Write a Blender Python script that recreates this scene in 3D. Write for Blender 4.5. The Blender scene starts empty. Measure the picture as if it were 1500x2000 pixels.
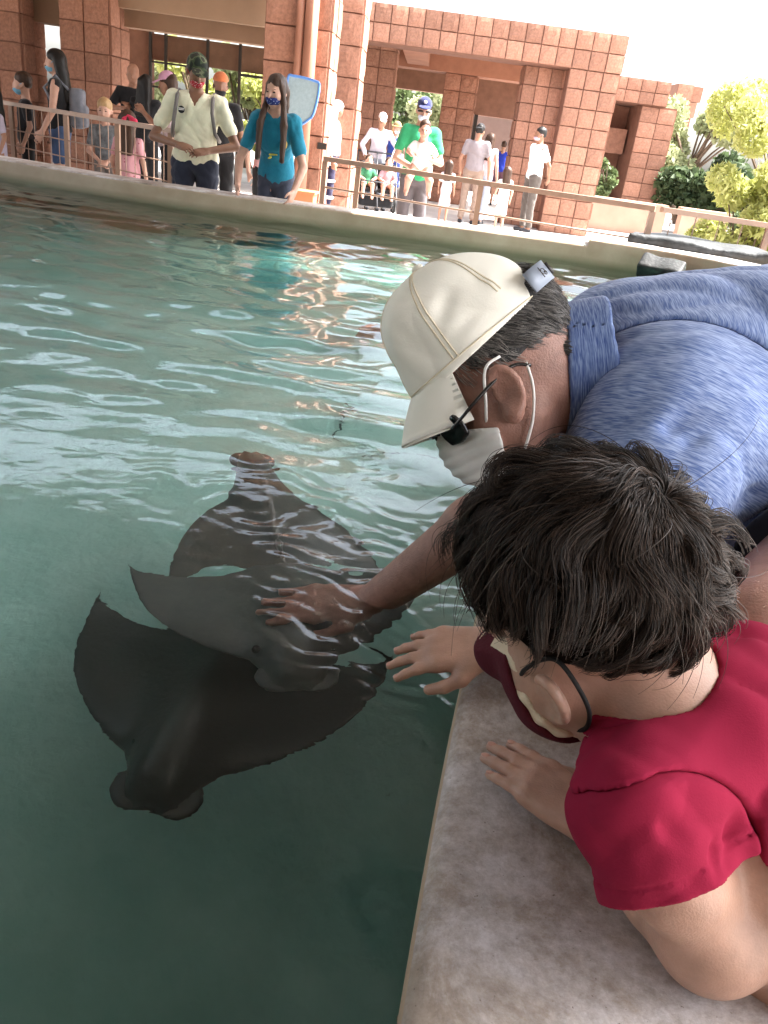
import bpy, bmesh, math, random
import numpy as np
from mathutils import Vector, Matrix

random.seed(7)
rng = np.random.default_rng(11)
SC = bpy.context.scene
COL = SC.collection

# ------------------------------------------------------------------ camera
FPX, ROLL, PITCH = 1550.0, math.atan2(98, 722), math.radians(25.2)
CAM = np.array([0, 0, 1.32])
cF = np.array([0, math.cos(PITCH), -math.sin(PITCH)])
_r0 = np.array([1, 0, 0.0]); _u0 = np.array([0, math.sin(PITCH), math.cos(PITCH)])
cR = math.cos(ROLL)*_r0 + math.sin(ROLL)*_u0
cU = -math.sin(ROLL)*_r0 + math.cos(ROLL)*_u0
cam_d = bpy.data.cameras.new('camera')
cam_d.sensor_fit = 'VERTICAL'; cam_d.sensor_height = 24.0; cam_d.sensor_width = 18.0
cam_d.lens = FPX/2000*24.0
cam_d.clip_start = 0.02; cam_d.clip_end = 900
cam_o = bpy.data.objects.new('camera', cam_d); COL.objects.link(cam_o)
m = Matrix.Identity(4)
for i in range(3):
    m[i][0] = cR[i]; m[i][1] = cU[i]; m[i][2] = -cF[i]; m[i][3] = CAM[i]
cam_o.matrix_world = m
SC.camera = cam_o

# ------------------------------------------------------------------ sky and sun
SUN_EL = math.radians(57); SUN_V = np.array([0.98, 0.16, 0.0]); SUN_V = SUN_V/np.linalg.norm(SUN_V)*math.cos(SUN_EL); SUN_V[2] = math.sin(SUN_EL)
W = bpy.data.worlds.new('World'); SC.world = W; W.use_nodes = True
wn = W.node_tree.nodes; wl = W.node_tree.links
sky = wn.new('ShaderNodeTexSky'); sky.sky_type = 'NISHITA'; sky.sun_disc = False
sky.sun_elevation = SUN_EL; sky.sun_rotation = math.atan2(SUN_V[0], SUN_V[1])
sky.air_density = 1.0; sky.dust_density = 5.0; sky.ozone_density = 1.0
bg = wn['Background']; bg.inputs['Strength'].default_value = 0.13
hz = wn.new('ShaderNodeHueSaturation'); hz.inputs['Saturation'].default_value = 0.42      # a white, hazy noon sky
wl.new(sky.outputs['Color'], hz.inputs['Color']); wl.new(hz.outputs['Color'], bg.inputs['Color'])
sun_d = bpy.data.lights.new('sun', 'SUN'); sun_d.energy = 4.0; sun_d.angle = math.radians(0.5); sun_d.color = (1.0, 0.965, 0.92)
sun_o = bpy.data.objects.new('sun', sun_d); COL.objects.link(sun_o)
sun_o.rotation_euler = Vector(SUN_V).to_track_quat('Z', 'Y').to_euler()
sun_o.location = (20, -8, 30)
vs = SC.view_settings
SC.display_settings.display_device = 'sRGB'
vs.view_transform = 'Standard'; vs.look = 'None'; vs.gamma = 1.0; vs.use_curve_mapping = False
vs.exposure = 2.85
cy = SC.cycles
cy.use_denoising = True; cy.max_bounces = 12; cy.diffuse_bounces = 5; cy.transmission_bounces = 8
cy.glossy_bounces = 4; cy.transparent_max_bounces = 12; cy.caustics_refractive = True; cy.caustics_reflective = False
cy.sample_clamp_indirect = 6.0

# ------------------------------------------------------------------ helpers
def V3(*a): return np.array(a, dtype=float)
def nrm(v): v = np.asarray(v, float); return v/np.linalg.norm(v)
def at(u, v, dist):
    """the point a given distance from the camera along the ray of a photo pixel"""
    q = cF*FPX + cR*(u-750) + cU*(1000-v)
    return CAM + q/np.linalg.norm(q)*dist
def atz(u, v, z):
    q = cF*FPX + cR*(u-750) + cU*(1000-v)
    return CAM + q*((z-CAM[2])/q[2])
def img_dir(r, u, toward):
    return nrm(cR*r + cU*u - cF*toward)

def tag(o, label=None, cat=None, group=None, kind=None):
    if label: o['label'] = label
    if cat: o['category'] = cat
    if group: o['group'] = group
    if kind: o['kind'] = kind
    return o
def empty(name, loc=(0, 0, 0), rz=0, parent=None):
    o = bpy.data.objects.new(name, None); COL.objects.link(o)
    o.location = loc; o.rotation_euler = (0, 0, rz); o.empty_display_size = 0.1
    if parent: o.parent = parent
    return o
def link_mesh(name, me, mt=None, parent=None, smooth=False, world=None):
    if mt is not None: me.materials.append(mt)
    if smooth:
        me.polygons.foreach_set('use_smooth', [True]*len(me.polygons))
    o = bpy.data.objects.new(name, me); COL.objects.link(o)
    if parent is not None: o.parent = parent
    if world is not None and not (parent is not None and parent.parent is not None): o.location = [-c for c in world]
    return o
def mesh_np(name, verts, faces):
    """faces: (N,4) or (N,3) int array"""
    me = bpy.data.meshes.new(name)
    verts = np.asarray(verts, np.float32); faces = np.asarray(faces, np.int32)
    n = faces.shape[1]
    me.vertices.add(len(verts)); me.vertices.foreach_set('co', verts.ravel())
    me.loops.add(faces.size); me.loops.foreach_set('vertex_index', faces.ravel())
    me.polygons.add(len(faces))
    me.polygons.foreach_set('loop_start', np.arange(0, faces.size, n, dtype=np.int32))
    me.update(calc_edges=True); me.validate()
    return me

class MB:
    """collects boxes, tubes and sheets, and links them as one mesh object"""
    def __init__(s): s.v = []; s.f = []
    def add(s, vs, fs):
        b = len(s.v); s.v += [tuple(map(float, p)) for p in vs]; s.f += [tuple(i+b for i in f) for f in fs]
    def box(s, lo, hi, mat=None):
        x0, y0, z0 = lo; x1, y1, z1 = hi
        vs = [(x0,y0,z0),(x1,y0,z0),(x1,y1,z0),(x0,y1,z0),(x0,y0,z1),(x1,y0,z1),(x1,y1,z1),(x0,y1,z1)]
        if mat is not None: vs = [tuple(mat @ Vector(p)) for p in vs]
        s.add(vs, [(0,3,2,1),(4,5,6,7),(0,1,5,4),(1,2,6,5),(2,3,7,6),(3,0,4,7)])
    def tube(s, pts, r, n=8, closed=False):
        pts = [np.asarray(p, float) for p in pts]; N = len(pts)
        rr = r if hasattr(r, '__len__') else [r]*N
        prev = None; rings = []
        for i, p in enumerate(pts):
            if closed: t = pts[(i+1) % N]-pts[i-1]
            else: t = pts[min(i+1, N-1)]-pts[max(i-1, 0)]
            t = nrm(t)
            if prev is None:
                a = np.array([0, 0, 1.0]) if abs(t[2]) < 0.9 else np.array([1.0, 0, 0])
            else: a = prev
            u = nrm(a - t*np.dot(a, t)); w = np.cross(t, u); prev = u
            rings.append([p + rr[i]*(u*math.cos(2*math.pi*k/n)+w*math.sin(2*math.pi*k/n)) for k in range(n)])
        vs = [q for rg in rings for q in rg]; fs = []
        for i in range(N if closed else N-1):
            j = (i+1) % N
            for k in range(n):
                fs.append((i*n+k, i*n+(k+1) % n, j*n+(k+1) % n, j*n+k))
        if not closed:
            fs.append(tuple(range(n-1, -1, -1))); fs.append(tuple((N-1)*n+k for k in range(n)))
        s.add(vs, fs)
    def build(s, name, mt, parent=None, smooth=False, world=None):
        me = bpy.data.meshes.new(name); me.from_pydata(s.v, [], s.f); me.update()
        return link_mesh(name, me, mt, parent, smooth, world)

def catmull(pts, n=8, closed=False):
    P = [np.asarray(p, float) for p in pts]; out = []
    N = len(P)
    for i in range(N if closed else N-1):
        a = P[i-1] if (closed or i > 0) else P[0]; b = P[i]; c = P[(i+1) % N]
        d = P[(i+2) % N] if (closed or i+2 < N) else P[-1]
        for k in range(n):
            t = k/n
            out.append(0.5*((2*b)+(c-a)*t+(2*a-5*b+4*c-d)*t*t+(3*b-a-3*c+d)*t**3))
    if not closed: out.append(P[-1])
    return out

# ------------------------------------------------------------------ implicit surfaces (smooth unions meshed by surface nets)
class Sdf:
    def __init__(s): s.p = []
    def copy(s):
        n = Sdf(); n.p = list(s.p); return n
    def cap(s, a, b, ra, rb=None, k=0.01, op='u'):
        a = np.asarray(a, np.float32); b = np.asarray(b, np.float32); rb = ra if rb is None else rb
        ab = b-a; L2 = float(ab @ ab)+1e-12
        def fn(P):
            t = np.clip(((P-a) @ ab)/L2, 0, 1)
            return np.linalg.norm(P-a-t[:, None]*ab, axis=1) - (ra+(rb-ra)*t)
        R = max(ra, rb)
        s.p.append((op, k, fn, np.minimum(a, b)-R, np.maximum(a, b)+R)); return s
    def ell(s, c, r, M=None, k=0.01, op='u'):
        c = np.asarray(c, np.float32); r = np.asarray(r, np.float32)
        Mi = None if M is None else np.asarray(M, np.float32)
        def fn(P):
            q = P-c
            if Mi is not None: q = q @ Mi
            k0 = np.linalg.norm(q/r, axis=1); k1 = np.linalg.norm(q/(r*r), axis=1)
            return np.where(k1 < 1e-6, -r.min(), k0*(k0-1)/np.maximum(k1, 1e-6))
        R = r if Mi is None else np.sqrt(((Mi*r)**2).sum(1))
        s.p.append((op, k, fn, c-R, c+R)); return s
    def box(s, c, hf, M=None, rd=0.0, k=0.005, op='u'):
        c = np.asarray(c, np.float32); hf = np.asarray(hf, np.float32)-rd
        Mi = None if M is None else np.asarray(M, np.float32)
        def fn(P):
            q = P-c
            if Mi is not None: q = q @ Mi
            d = np.abs(q)-hf
            return np.linalg.norm(np.maximum(d, 0), axis=1)+np.minimum(d.max(1), 0)-rd
        h = hf+rd
        R = h if Mi is None else (np.abs(Mi)*h).sum(1)
        s.p.append((op, k, fn, c-R, c+R)); return s
    def plane(s, p0, n, k=0.0):
        """keeps the side the normal points away from"""
        p0 = np.asarray(p0, np.float32); n = np.asarray(nrm(n), np.float32)
        s.p.append(('i', k, lambda P: (P-p0) @ n, None, None)); return s
    def noise(s, fn):
        s.p.append(('n', 0, fn, None, None)); return s
    def ev(s, P, lo=None, hi=None, m=1e9):
        v = np.full(len(P), 0.2, np.float32)
        for op, k, fn, a, b in s.p:
            if lo is not None and a is not None:
                if np.any(a-m > hi) or np.any(b+m < lo): continue
            if op == 'n': v = v+fn(P); continue
            d = fn(P)
            if op == 's':
                d = -d
            if op == 'u':
                if k > 0:
                    h = np.maximum(k-np.abs(v-d), 0)/k; v = np.minimum(v, d)-h*h*k*0.25
                else: v = np.minimum(v, d)
            else:
                if k > 0:
                    h = np.maximum(k-np.abs(v-d), 0)/k; v = np.maximum(v, d)+h*h*k*0.25
                else: v = np.maximum(v, d)
        return v
    def mesh(s, name, h, B=14, clip=None):
        us = [p for p in s.p if p[0] == 'u']
        lo = np.min([p[3] for p in us], 0)-3*h; hi = np.max([p[4] for p in us], 0)+3*h
        if clip is not None:
            lo = np.maximum(lo, np.array(clip[0])-3*h); hi = np.minimum(hi, np.array(clip[1])+3*h)
        nb = np.maximum(np.ceil((hi-lo)/(h*B)).astype(int), 1)
        n = nb*B+1
        V = np.full(n, 0.2, np.float32)
        I = np.stack(np.meshgrid(*[np.arange(k) for k in nb], indexing='ij'), -1).reshape(-1, 3)
        cen = (lo+(I+0.5)*B*h).astype(np.float32)
        fc = s.ev(cen)
        act = np.abs(fc) < B*h*1.35+0.012
        for i in I[(~act) & (fc < 0)]:
            a = i*B; V[a[0]:a[0]+B+1, a[1]:a[1]+B+1, a[2]:a[2]+B+1] = -0.2
        g = np.stack(np.meshgrid(*[np.arange(B+1)]*3, indexing='ij'), -1).reshape(-1, 3).astype(np.float32)*h
        for i in I[act]:
            a = i*B; o = (lo+a*h).astype(np.float32)
            vals = s.ev(g+o, o, o+B*h, m=0.03)
            V[a[0]:a[0]+B+1, a[1]:a[1]+B+1, a[2]:a[2]+B+1] = vals.reshape(B+1, B+1, B+1)
        S = V < 0
        c = np.zeros(n-1, np.uint8)
        sl = [slice(0, -1), slice(1, None)]
        for dx in (0, 1):
            for dy in (0, 1):
                for dz in (0, 1): c += S[sl[dx], sl[dy], sl[dz]]
        cells = np.argwhere((c > 0) & (c < 8))
        if len(cells) == 0: cells = np.zeros((0, 3), int)
        cn = np.array([(dx, dy, dz) for dx in (0, 1) for dy in (0, 1) for dz in (0, 1)])
        vals = np.stack([V[cells[:, 0]+d[0], cells[:, 1]+d[1], cells[:, 2]+d[2]] for d in cn], 1)
        acc = np.zeros((len(cells), 3)); cnt = np.zeros(len(cells))
        for p in range(8):
            for q in range(p+1, 8):
                if np.abs(cn[p]-cn[q]).sum() != 1: continue
                va, vb = vals[:, p], vals[:, q]; cr = (va < 0) != (vb < 0)
                t = np.where(cr, va/np.where(cr, va-vb, 1), 0)
                acc += np.where(cr[:, None], cn[p]+t[:, None]*(cn[q]-cn[p]), 0); cnt += cr
        verts = lo+h*(cells+acc/np.maximum(cnt, 1)[:, None])
        idm = np.full(n-1, -1, np.int32); idm[cells[:, 0], cells[:, 1], cells[:, 2]] = np.arange(len(cells))
        fs = []
        for ax in range(3):
            b1, b2 = (ax+1) % 3, (ax+2) % 3
            sa = [slice(None)]*3; sb = [slice(None)]*3; sa[ax] = slice(0, -1); sb[ax] = slice(1, None)
            E = np.argwhere(S[tuple(sa)] != S[tuple(sb)])
            ok = (E[:, b1] > 0) & (E[:, b2] > 0) & (E[:, b1] < n[b1]-1) & (E[:, b2] < n[b2]-1) & (E[:, ax] < n[ax]-1)
            E = E[ok]
            ins = S[E[:, 0], E[:, 1], E[:, 2]]
            def q(d1, d2):
                e = E.copy(); e[:, b1] -= d1; e[:, b2] -= d2
                return idm[e[:, 0], e[:, 1], e[:, 2]]
            F4 = np.stack([q(1, 1), q(0, 1), q(0, 0), q(1, 0)], 1)
            F4[~ins] = F4[~ins][:, ::-1]
            fs.append(F4[(F4 >= 0).all(1)])
        return mesh_np(name, verts, np.concatenate(fs) if fs else np.zeros((0, 4), int))
    def obj(s, name, h, mt, parent=None, world=None, clip=None):
        return link_mesh(name, s.mesh(name, h, clip=clip), mt, parent, True, world)

def folds(seed, amp, freq, axis=None):
    """smooth irregular creases: a few warped waves"""
    r = np.random.default_rng(seed)
    ks = [(nrm(r.normal(size=3))*freq*r.uniform(.6, 1.6), r.uniform(0, 6.3)) for _ in range(5)]
    wk = [(nrm(r.normal(size=3))*freq*.5, r.uniform(0, 6.3)) for _ in range(3)]
    def fn(P):
        w = sum(np.sin(P @ k.astype(np.float32)+p) for k, p in wk)
        v = 0
        for k, p in ks:
            x = P @ k.astype(np.float32)+p+1.2*w
            v = v + np.sin(x)
        return (amp*v/3).astype(np.float32)
    return fn

def ridges(seed, amp, freq):
    """cloth folds: soft broad swells with narrower troughs"""
    r = np.random.default_rng(seed)
    ks = [(nrm(r.normal(size=3))*freq*r.uniform(.6, 1.5), r.uniform(0, 6.3), r.uniform(.5, 1)) for _ in range(4)]
    wk = [(nrm(r.normal(size=3))*freq*.45, r.uniform(0, 6.3)) for _ in range(3)]
    def fn(P):
        w = sum(np.sin(P @ k.astype(np.float32)+p) for k, p in wk); v = 0
        for k, p, a in ks: v = v + a*(1-np.abs(np.sin((P @ k.astype(np.float32)+p+1.3*w)*.5)))**2.2
        return (amp*v/1.5).astype(np.float32)
    return fn
def region(s, fn_or_sdf, keep):
    """keep only the inside (or the outside) of another implicit shape"""
    f = fn_or_sdf.ev if isinstance(fn_or_sdf, Sdf) else fn_or_sdf
    s.p.append(('i' if keep else 's', 0, f, None, None)); return s

# ------------------------------------------------------------------ materials
MATS = {}
def mat(name, col, rough=0.8, var=0.0, scale=8.0, bump=0.0, bscale=40.0, spec=0.3, rnd=0.0, sss=0.0, coat=0.0, metal=0.0, col2=None, stretch=None, detail=6.0, sheen=0.0):
    if name in MATS: return MATS[name]
    mt = bpy.data.materials.new(name); mt.use_nodes = True
    N = mt.node_tree.nodes; L = mt.node_tree.links; b = N['Principled BSDF']
    b.inputs['Roughness'].default_value = rough; b.inputs['Specular IOR Level'].default_value = spec
    b.inputs['Metallic'].default_value = metal
    b.inputs['Coat Weight'].default_value = coat
    b.inputs['Sheen Weight'].default_value = sheen
    if sss:
        b.inputs['Subsurface Weight'].default_value = sss; b.inputs['Subsurface Radius'].default_value = (1, .35, .2); b.inputs['Subsurface Scale'].default_value = 0.006
    c = (*col, 1); out = None
    b.inputs['Base Color'].default_value = c
    tc = N.new('ShaderNodeTexCoord'); vec = tc.outputs['Object']
    if stretch:
        mp = N.new('ShaderNodeMapping'); mp.inputs['Scale'].default_value = stretch; L.new(vec, mp.inputs['Vector']); vec = mp.outputs['Vector']
    if var > 0 or col2:
        nz = N.new('ShaderNodeTexNoise'); nz.inputs['Scale'].default_value = scale; nz.inputs['Detail'].default_value = detail; nz.inputs['Roughness'].default_value = .62
        L.new(vec, nz.inputs['Vector'])
        rp = N.new('ShaderNodeValToRGB'); rp.color_ramp.elements[0].position = .32; rp.color_ramp.elements[1].position = .68
        if col2: ca, cb = c, (*col2, 1)
        else: ca = tuple(x*(1-var) for x in col)+(1,); cb = tuple(min(1, x*(1+var)) for x in col)+(1,)
        rp.color_ramp.elements[0].color = ca; rp.color_ramp.elements[1].color = cb
        L.new(nz.outputs['Fac'], rp.inputs['Fac']); out = rp.outputs['Color']
    if rnd > 0:
        oi = N.new('ShaderNodeObjectInfo'); hs = N.new('ShaderNodeHueSaturation')
        mr = N.new('ShaderNodeMapRange'); mr.inputs['To Min'].default_value = 1-rnd; mr.inputs['To Max'].default_value = 1+rnd
        L.new(oi.outputs['Random'], mr.inputs['Value']); L.new(mr.outputs['Result'], hs.inputs['Value'])
        if out: L.new(out, hs.inputs['Color'])
        else: hs.inputs['Color'].default_value = c
        out = hs.outputs['Color']
    if out: L.new(out, b.inputs['Base Color'])
    if bump > 0:
        n2 = N.new('ShaderNodeTexNoise'); n2.inputs['Scale'].default_value = bscale; n2.inputs['Detail'].default_value = 5
        L.new(vec, n2.inputs['Vector'])
        bp = N.new('ShaderNodeBump'); bp.inputs['Strength'].default_value = bump; bp.inputs['Distance'].default_value = .01
        L.new(n2.outputs['Fac'], bp.inputs['Height']); L.new(bp.outputs['Normal'], b.inputs['Normal'])
    MATS[name] = mt
    return mt
# ------------------------------------------------------------------ setting: ground, pool, water, canopy
M_deck = mat('deck_concrete', (.42, .395, .375), .85, .12, 1.5, .25, 30)
M_ground = mat('desert_ground', (.33, .26, .19), .95, .2, .4)
# the pool outline: inner top edge of the wall, near side first, then the right bend, the far side and the left
OUT = [(-.03,-.7),(.02,0),(.055,.33),(.121,.794),(.22,1.3),(.45,2.0),(.9,3.0),(1.5,4.1),(2.1,5.0),(2.42,5.55),(2.32,5.98),(1.88,6.36),(1.13,6.56),(.3,6.60),(-.76,6.62),(-1.41,6.62),(-1.9,6.63),(-2.6,6.73),(-3.6,7.07),(-5,7.5),(-6.2,7.2),(-6.8,5.5),(-6.6,2),(-5,-1),(-2.6,-2),(-.6,-1.6)]
NS = 10
path = np.array(catmull([(x, y, 0) for x, y in OUT], NS, True))[:, :2]
NP = len(path)
tang = np.roll(path, -1, 0)-np.roll(path, 1, 0); tang /= np.linalg.norm(tang, axis=1)[:, None]
outw = np.stack([tang[:, 1], -tang[:, 0]], 1)      # outward (path runs counter-clockwise)
arc = np.concatenate([[0], np.cumsum(np.linalg.norm(np.diff(path, axis=0), axis=1))])
def wall_mat():
    mt = bpy.data.materials.new('coping_plaster'); mt.use_nodes = True
    N = mt.node_tree.nodes; L = mt.node_tree.links; b = N['Principled BSDF']
    tc = N.new('ShaderNodeTexCoord')
    def noise(s, d=6, r=.6, w=0):
        n = N.new('ShaderNodeTexNoise'); n.inputs['Scale'].default_value = s; n.inputs['Detail'].default_value = d; n.inputs['Roughness'].default_value = r; n.inputs['Distortion'].default_value = w
        L.new(tc.outputs['Object'], n.inputs['Vector']); return n.outputs['Fac']
    def ramp(f, p0, p1, c0, c1):
        r = N.new('ShaderNodeValToRGB'); r.color_ramp.elements[0].position = p0; r.color_ramp.elements[1].position = p1
        r.color_ramp.elements[0].color = (*c0, 1); r.color_ramp.elements[1].color = (*c1, 1); L.new(f, r.inputs['Fac']); return r.outputs['Color']
    def mix(f, a, c, mode='MIX'):
        x = N.new('ShaderNodeMix'); x.data_type = 'RGBA'; x.blend_type = mode
        if isinstance(f, float): x.inputs['Factor'].default_value = f
        else: L.new(f, x.inputs['Factor'])
        for s, v in ((6, a), (7, c)):
            if isinstance(v, tuple): x.inputs[s].default_value = (*v, 1)
            else: L.new(v, x.inputs[s])
        return x.outputs[2]
    base = ramp(noise(5, 8, .65), .3, .7, (.285, .23, .19), (.40, .34, .29))
    film = ramp(noise(6, 12, .78, .35), .44, .60, (0, 0, 0), (1, 1, 1))
    c = mix(film, base, (.60, .57, .58))  # pale stain film, with lilac sky sheen put into its colour
    wet = ramp(noise(3.1, 9, .68, .4), .56, .72, (0, 0, 0), (1, 1, 1))
    c = mix(wet, c, (.15, .115, .092))
    grain = ramp(noise(75, 10, .8), .36, .64, (.72, .70, .68), (1.12, 1.12, 1.12)); c = mix(1.0, c, grain, 'MULTIPLY')
    speck = ramp(noise(230, 3, .6), .69, .74, (0, 0, 0), (1, 1, 1))
    c = mix(speck, c, (.16, .12, .10))
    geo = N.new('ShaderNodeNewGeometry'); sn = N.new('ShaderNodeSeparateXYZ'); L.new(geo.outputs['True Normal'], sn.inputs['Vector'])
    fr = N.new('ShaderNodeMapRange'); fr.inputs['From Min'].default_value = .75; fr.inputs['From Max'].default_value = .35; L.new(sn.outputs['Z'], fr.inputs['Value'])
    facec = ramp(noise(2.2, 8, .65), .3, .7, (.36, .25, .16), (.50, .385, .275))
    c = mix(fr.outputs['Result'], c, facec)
    # a green-brown water line low on the inside
    sx = N.new('ShaderNodeSeparateXYZ'); L.new(tc.outputs['Object'], sx.inputs['Vector'])
    mr = N.new('ShaderNodeMapRange'); mr.inputs['From Min'].default_value = .66; mr.inputs['From Max'].default_value = .60
    L.new(sx.outputs['Z'], mr.inputs['Value'])
    c = mix(mr.outputs['Result'], c, (.17, .15, .085))
    L.new(c, b.inputs['Base Color'])
    rr = N.new('ShaderNodeMapRange'); rr.inputs['To Min'].default_value = .62; rr.inputs['To Max'].default_value = .3
    L.new(wet, rr.inputs['Value']); L.new(rr.outputs['Result'], b.inputs['Roughness'])
    bp = N.new('ShaderNodeBump'); bp.inputs['Strength'].default_value = .3; bp.inputs['Distance'].default_value = .006
    n3 = noise(45, 8, .7); L.new(n3, bp.inputs['Height']); L.new(bp.outputs['Normal'], b.inputs['Normal'])
    return mt
M_wall = wall_mat()
wall_root = empty('pool_wall', (0, 0, 0))
tag(wall_root, 'low tan plastered wall curving round the whole touch pool', 'pool wall')
def wall_seg(i0, i1, top, width, name='wall_section'):
    """a stretch of the wall between two path points with rounded lips, closed at both ends"""
    mb = MB(); prof = []
    r = .022
    def profile(w):
        p = [(0.012, -1.0), (0.004, top-.09), (0, top-r)]
        p += [(r-r*math.cos(a), top-r+r*math.sin(a)) for a in (math.pi/6, math.pi/3)]
        p += [(r, top), (w*.33, top+.001), (w*.66, top+.001), (w-r, top)]
        p += [(w-r+r*math.sin(a), top-r+r*math.cos(a)) for a in (math.pi/6, math.pi/3, math.pi/2)]
        p += [(w, -1.0)]
        return p
    idx = list(range(i0, i1+1)); rows = []
    jr = np.random.default_rng(abs(i0))
    for i in idx:
        q = i % NP; wv = width(q) if callable(width) else width
        P = profile(wv)
        rows.append([(path[q][0]+outw[q][0]*(d), path[q][1]+outw[q][1]*(d), z + jr.normal()*.0006) for d, z in P])
    n = len(rows[0]); vs = [p for row in rows for p in row]; fs = []
    for i in range(len(rows)-1):
        for k in range(n-1): fs.append((i*n+k, i*n+k+1, (i+1)*n+k+1, (i+1)*n+k))
    fs.append(tuple(range(n))); fs.append(tuple((len(rows)-1)*n+k for k in range(n-1, -1, -1)))
    mb.add(vs, fs)
    o = mb.build(name, M_wall, wall_root, True)
    me = o.data
    bm = bmesh.new(); bm.from_mesh(me); bmesh.ops.recalc_face_normals(bm, faces=bm.faces); bm.to_mesh(me); bm.free()
    md = o.modifiers.new('edges', 'EDGE_SPLIT'); md.split_angle = math.radians(42)
    return o
i_right = 9*NS+4; i_step = 12*NS-2; i_joint = 13*NS+5; i_left = 19*NS
far_w = .32
def near_width(q):
    y = path[q][1]
    return .42 if q < 60 or q > 240 else max(.32, .42-.02*(y-1))
wall_seg(-3*NS, i_right, .75, near_width)
wall_seg(i_right, i_step, .80, far_w)
wall_seg(i_step, i_joint, .75, far_w)
wall_seg(i_joint, i_left, .752, far_w)
wall_seg(i_left, NP-3*NS, .75, far_w)

# pool floor
def floor_mat():
    mt = mat('pool_floor_paint', (.36, .60, .54), .8, .16, 3.0, .5, 45, col2=(.60, .80, .74), detail=12)
    return mt
poly = [(float(path[i][0]+outw[i][0]*.15), float(path[i][1]+outw[i][1]*.15)) for i in range(NP)]
gx = np.linspace(-7.4, 3.2, 150); gy = np.linspace(-2.6, 8.2, 150)
GX, GY = np.meshgrid(gx, gy, indexing='ij')
def sst(x, a, b): t = np.clip((x-a)/(b-a), 0, 1); return t*t*(3-2*t)
FZ = .13 + .012*np.sin(GX*1.7+GY)*np.sin(GY*1.3) - .75*sst(GY+.15*GX, 3.0, 5.2) - .55*(1-sst(GY-.3*np.minimum(GX, 0), .35, 1.5))
vid = np.arange(GX.size).reshape(GX.shape)
ff = np.stack([vid[:-1, :-1], vid[1:, :-1], vid[1:, 1:], vid[:-1, 1:]], -1).reshape(-1, 4)
def inside(px, py, pl):
    res = np.zeros(px.shape, bool); j = len(pl)-1
    for i in range(len(pl)):
        xi, yi = pl[i]; xj, yj = pl[j]
        cond = ((yi > py) != (yj > py)) & (px < (xj-xi)*(py-yi)/(yj-yi+1e-12)+xi)
        res ^= cond; j = i
    return res
poly_f = [(float(path[i][0]+outw[i][0]*.2), float(path[i][1]+outw[i][1]*.2)) for i in range(NP)]
ff = ff[inside(GX[:-1, :-1]+.07, GY[:-1, :-1]+.07, poly_f).ravel()]
fl = link_mesh('pool_floor', mesh_np('pool_floor', np.stack([GX, GY, FZ], -1).reshape(-1, 3), ff), floor_mat(), None, True)
tag(fl, kind='structure')
# dark hairline cracks in the floor
M_crack = mat('crack_dark', (.012, .016, .015), .9)
def crack(pts, w):
    c = catmull(pts, 9); mb = MB(); r = random.Random(len(pts)); L_ = []; R_ = []
    for i, p in enumerate(c):
        t = nrm(c[min(i+1, len(c)-1)]-c[max(i-1, 0)]); s = np.array([-t[1], t[0], 0])
        j = s*r.uniform(-1, 1)*.012; ww = w*r.uniform(.4, 1.2)*(1-.6*i/len(c))
        z = np.array([0, 0, .018])
        L_.append(p+j+s*ww+z); R_.append(p+j-s*ww+z)
    n = len(c); mb.add(L_+R_, [(i, i+1, n+i+1, n+i) for i in range(n-1)])
    tag(mb.build('crack', M_crack, fl), 'dark jagged crack in the teal pool floor')
crack([(-.185,2.74,.13),(-.165,2.62,.13),(-.19,2.5,.13),(-.157,2.37,.13)], .0065)
crack([(-.31,2.93,.13),(-.28,2.89,.13),(-.255,2.88,.13)], .006)
crack([(-.08,2.30,.13),(.03,2.34,.13),(.14,2.33,.13)], .004)

# ground sheets
def sheet(name, pts, z, mt, kind='structure'):
    me = bpy.data.meshes.new(name); me.from_pydata([(x, y, z) for x, y in pts], [], [tuple(range(len(pts)))]); me.update()
    o = link_mesh(name, me, mt); tag(o, kind=kind); return o
def ring_sheet(name, z, mt, lo, hi):
    """a ground sheet with the pool cut out of it"""
    bm = bmesh.new()
    inner = [bm.verts.new((float(path[i][0]+outw[i][0]*.2), float(path[i][1]+outw[i][1]*.2), z)) for i in range(0, NP, 2)]
    outer = [bm.verts.new((x, y, z)) for x, y in ((lo[0], lo[1]), (hi[0], lo[1]), (hi[0], hi[1]), (lo[0], hi[1]))]
    es = [bm.edges.new((inner[i], inner[(i+1) % len(inner)])) for i in range(len(inner))]
    es += [bm.edges.new((outer[i], outer[(i+1) % 4])) for i in range(4)]
    bmesh.ops.triangle_fill(bm, use_beauty=True, use_dissolve=False, edges=es)
    cen = [f for f in bm.faces if f.normal.z < 0]
    for f in cen: f.normal_flip()
    me = bpy.data.meshes.new(name); bm.to_mesh(me); bm.free()
    o = link_mesh(name, me, mt); tag(o, kind='structure'); return o
ring_sheet('plaza_deck', 0.0, M_deck, (-30, -14), (14, 40))
sheet_pts = [(-400, -400), (400, -400), (400, 400), (-400, 400)]
bm = bmesh.new()
a = [bm.verts.new((x, y, -.01)) for x, y in ((-29.9,-13.9),(13.9,-13.9),(13.9,39.9),(-29.9,39.9))]
b_ = [bm.verts.new((x, y, -.01)) for x, y in sheet_pts]
for i in range(4): bm.faces.new((a[i], b_[i], b_[(i+1) % 4], a[(i+1) % 4]))
bmesh.ops.recalc_face_normals(bm, faces=bm.faces)
for f in bm.faces:
    if f.normal.z < 0: f.normal_flip()
me = bpy.data.meshes.new('desert_ground'); bm.to_mesh(me); bm.free()
tag(link_mesh('desert_ground', me, M_ground), kind='structure')

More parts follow.
